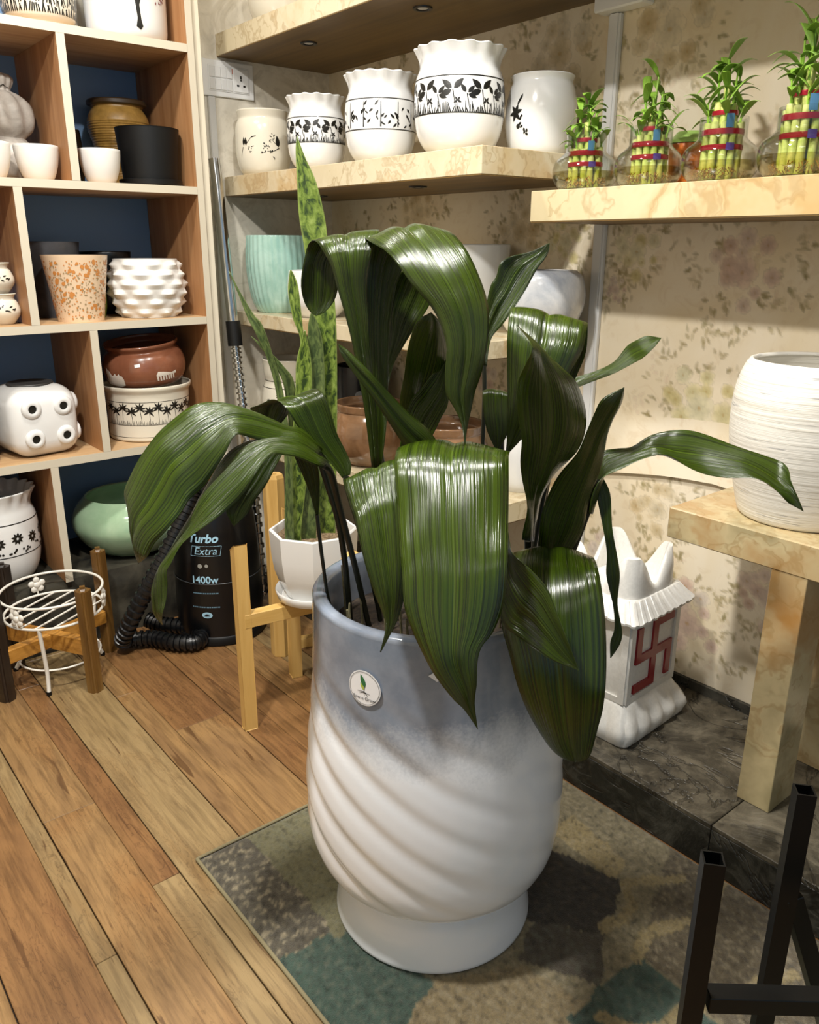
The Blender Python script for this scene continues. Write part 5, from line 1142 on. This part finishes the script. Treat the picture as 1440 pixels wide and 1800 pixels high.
# ------------------------------------------------------------------ rug
RX0, RX1, RY0, RY1 = .572, 1.424, -.45, 1.432
pal = {k: hexc(c) for k, c in dict(dark='#575144', beige='#82785c', green='#747052', teal='#3f5449', tan='#8d7d5c', brown='#4d4538', deep='#332d25', mid='#655a45', pale='#97875f').items()}
def inside(p, poly):
    x, y = p; c = False; j = len(poly)-1
    for i in range(len(poly)):
        xi, yi = poly[i]; xj, yj = poly[j]
        if (yi > y) != (yj > y) and x < (xj-xi)*(y-yi)/(yj-yi)+xi: c = not c
        j = i
    return c
zones = [('dark', [(.55, 1.5), (.685, 1.5), (.695, 1.075), (.55, 1.085)]), ('teal', [(.55, 1.085), (.715, 1.07), (.775, .84), (.66, .80), (.55, .78)]),
         ('tan', [(.775, .86), (.93, .78), (.95, .62), (.80, .55), (.60, .62), (.60, .80)]), ('teal', [(.90, .66), (1.12, .66), (1.10, .48), (.92, .42)]),
         ('deep', [(.98, .90), (1.19, .98), (1.25, .80), (1.10, .73)]), ('pale', [(1.24, 1.0), (1.33, 1.0), (1.30, .83), (1.24, .80)]),
         ('brown', [(.93, .80), (1.02, .84), (1.10, .73), (1.0, .66)]), ('mid', [(1.12, .66), (1.43, .80), (1.43, .3), (1.1, .3)]),
         ('teal', [(.55, .55), (.80, .52), (.80, .2), (.55, .2)]), ('dark', [(.85, .40), (1.1, .42), (1.1, .0), (.85, .0)]), ('green', [(.69, 1.5), (.92, 1.5), (.92, 1.2), (.69, 1.05)])]
curves = [[(1.354, .719), (1.25, .782), (1.202, .74), (1.11, .74)], [(1.43, .66), (1.281, .638), (1.189, .676), (1.101, .66)], [(1.05, 1.25), (1.2, 1.15), (1.3, 1.2), (1.43, 1.1)], [(.95, .62), (1.0, .55), (1.12, .52), (1.3, .45)]]
CP = [p for c in curves for p in interp(c, 60)]
from mathutils import noise as mn
nx, ny = 150, 330; vs_, fs, cs = [], [], []; rr = random.Random(21)
for j in range(ny+1):
    for i in range(nx+1):
        x = RX0+(RX1-RX0)*i/nx; y = RY0+(RY1-RY0)*j/ny
        wx = x+.012*mn.noise(Vector((x*22, y*22, 3))); wy = y+.012*mn.noise(Vector((x*22, y*22, 9)))
        key = 'beige'
        for k, poly in zones:
            if inside((wx, wy), poly): key = k
        c = pal[key]; dmin = min((wx-a)**2+(wy-b)**2 for a, b in CP) if (x > .9) else 1
        if dmin < .013**2: c = pal['pale']
        sp = mn.noise(Vector((x*75, y*75, 1)))+.6*mn.noise(Vector((x*190, y*190, 5)))
        alt = hexc('#a89c80') if key in ('dark', 'mid', 'beige', 'pale', 'tan') else hexc('#6d705f')
        if key == 'deep': alt = hexc('#5d5240')
        f = max(0, min(1, (sp-.12)*2.2))*(.75 if key == 'dark' else .5); g = 1-max(0, min(1, (-sp-.15)*1.8))*.55
        c = tuple((c[q]*(1-f)+alt[q]*f)*g for q in range(3))+(1,)
        cs.append(c); edge_ = min(i, nx-i, j, ny-j)
        vs_.append((x, y, (.009+.0022*mn.noise(Vector((x*110, y*110, 2)))+.0015*rr.uniform(-1, 1)) if edge_ > 1 else .004*edge_+.0008))
for j in range(ny):
    for i in range(nx): a = j*(nx+1)+i; fs.append((a, a+1, a+nx+2, a+nx+1))
rg = thing('rug', 'patchwork rug in beige, grey-brown and teal under the planter', 'rug')
t = NT('rug_pile'); a = t.n('ShaderNodeVertexColor', _layer_name='Col'); v = t.coord('Object'); nz = t.noise(v, 420, 3, .7); nz2 = t.noise(v, 130, 3, .6)
t.base(t.mix(t.math('MULTIPLY', t.ramp(nz2, [(.4, (0, 0, 0, 1)), (.65, (1, 1, 1, 1))]), .30), a.outputs[0], '#3d382c')).set(rough=.95, spec=.1, sheen=.2); t.bump(nz, .9, .004)
add_obj('pile', mesh('pile', vs_, fs, cols=cs), t.m, rg, smooth=180)['kind'] = 'stuff'
tube('binding', [(RX0-.002, RY0, .0045), (RX0-.002, .8, .0045), (RX0-.002, RY1+.002, .0045), ], .0042, plain('rug_binding', '#7d7458', .95), rg, 8)
tube('binding', [(RX0-.002, RY1+.002, .0045), (1.0, RY1+.002, .0045), (RX1, RY1+.002, .0045)], .0038, MATS['rug_binding'], rg, 8)

# ------------------------------------------------------------------ black steel stand near the camera
ks = thing('steel_stand', 'black square-tube steel stand in the near right corner', 'stand', (.647, .315, 0))
TUBE = .0205
posts = [(0, 0, math.radians(40)), (.175, -.006, math.radians(40)), (.195, -.17, math.radians(40)), (.37, -.17, math.radians(40))]
for x, y, a in posts:
    # hollow open-ended square tube
    h = .728; o_, i_ = TUBE/2, TUBE/2-.0018; vs_, fs = [], []
    for hw, zs in ((o_, (.012, h)), (i_, (h, h-.05))):
        for z in zs:
            for q in range(4):
                b = a+PI/4+q*PI/2; vs_.append((x+hw*math.sqrt(2)*math.cos(b), y+hw*math.sqrt(2)*math.sin(b), z))
    for k in range(3):
        for q in range(4): fs.append((k*4+q, k*4+(q+1) % 4, (k+1)*4+(q+1) % 4, (k+1)*4+q))
    fs.append((12, 13, 14, 15)); fs.append((3, 2, 1, 0))
    add_obj('post', mesh('post', vs_, fs), BLKMETAL, ks)
def kbar(nm, p, q): add_obj(nm, beam_me(nm, p, q, TUBE, TUBE, bev=.0008), BLKMETAL, ks)
kbar('crossbar', (.011, -.0095, .548), (.186, -.161, .548))
kbar('brace', (.180, -.010, .585), (.345, -.12, .07))
kbar('crossbar', (.183, -.013, .12), (.362, -.163, .12))
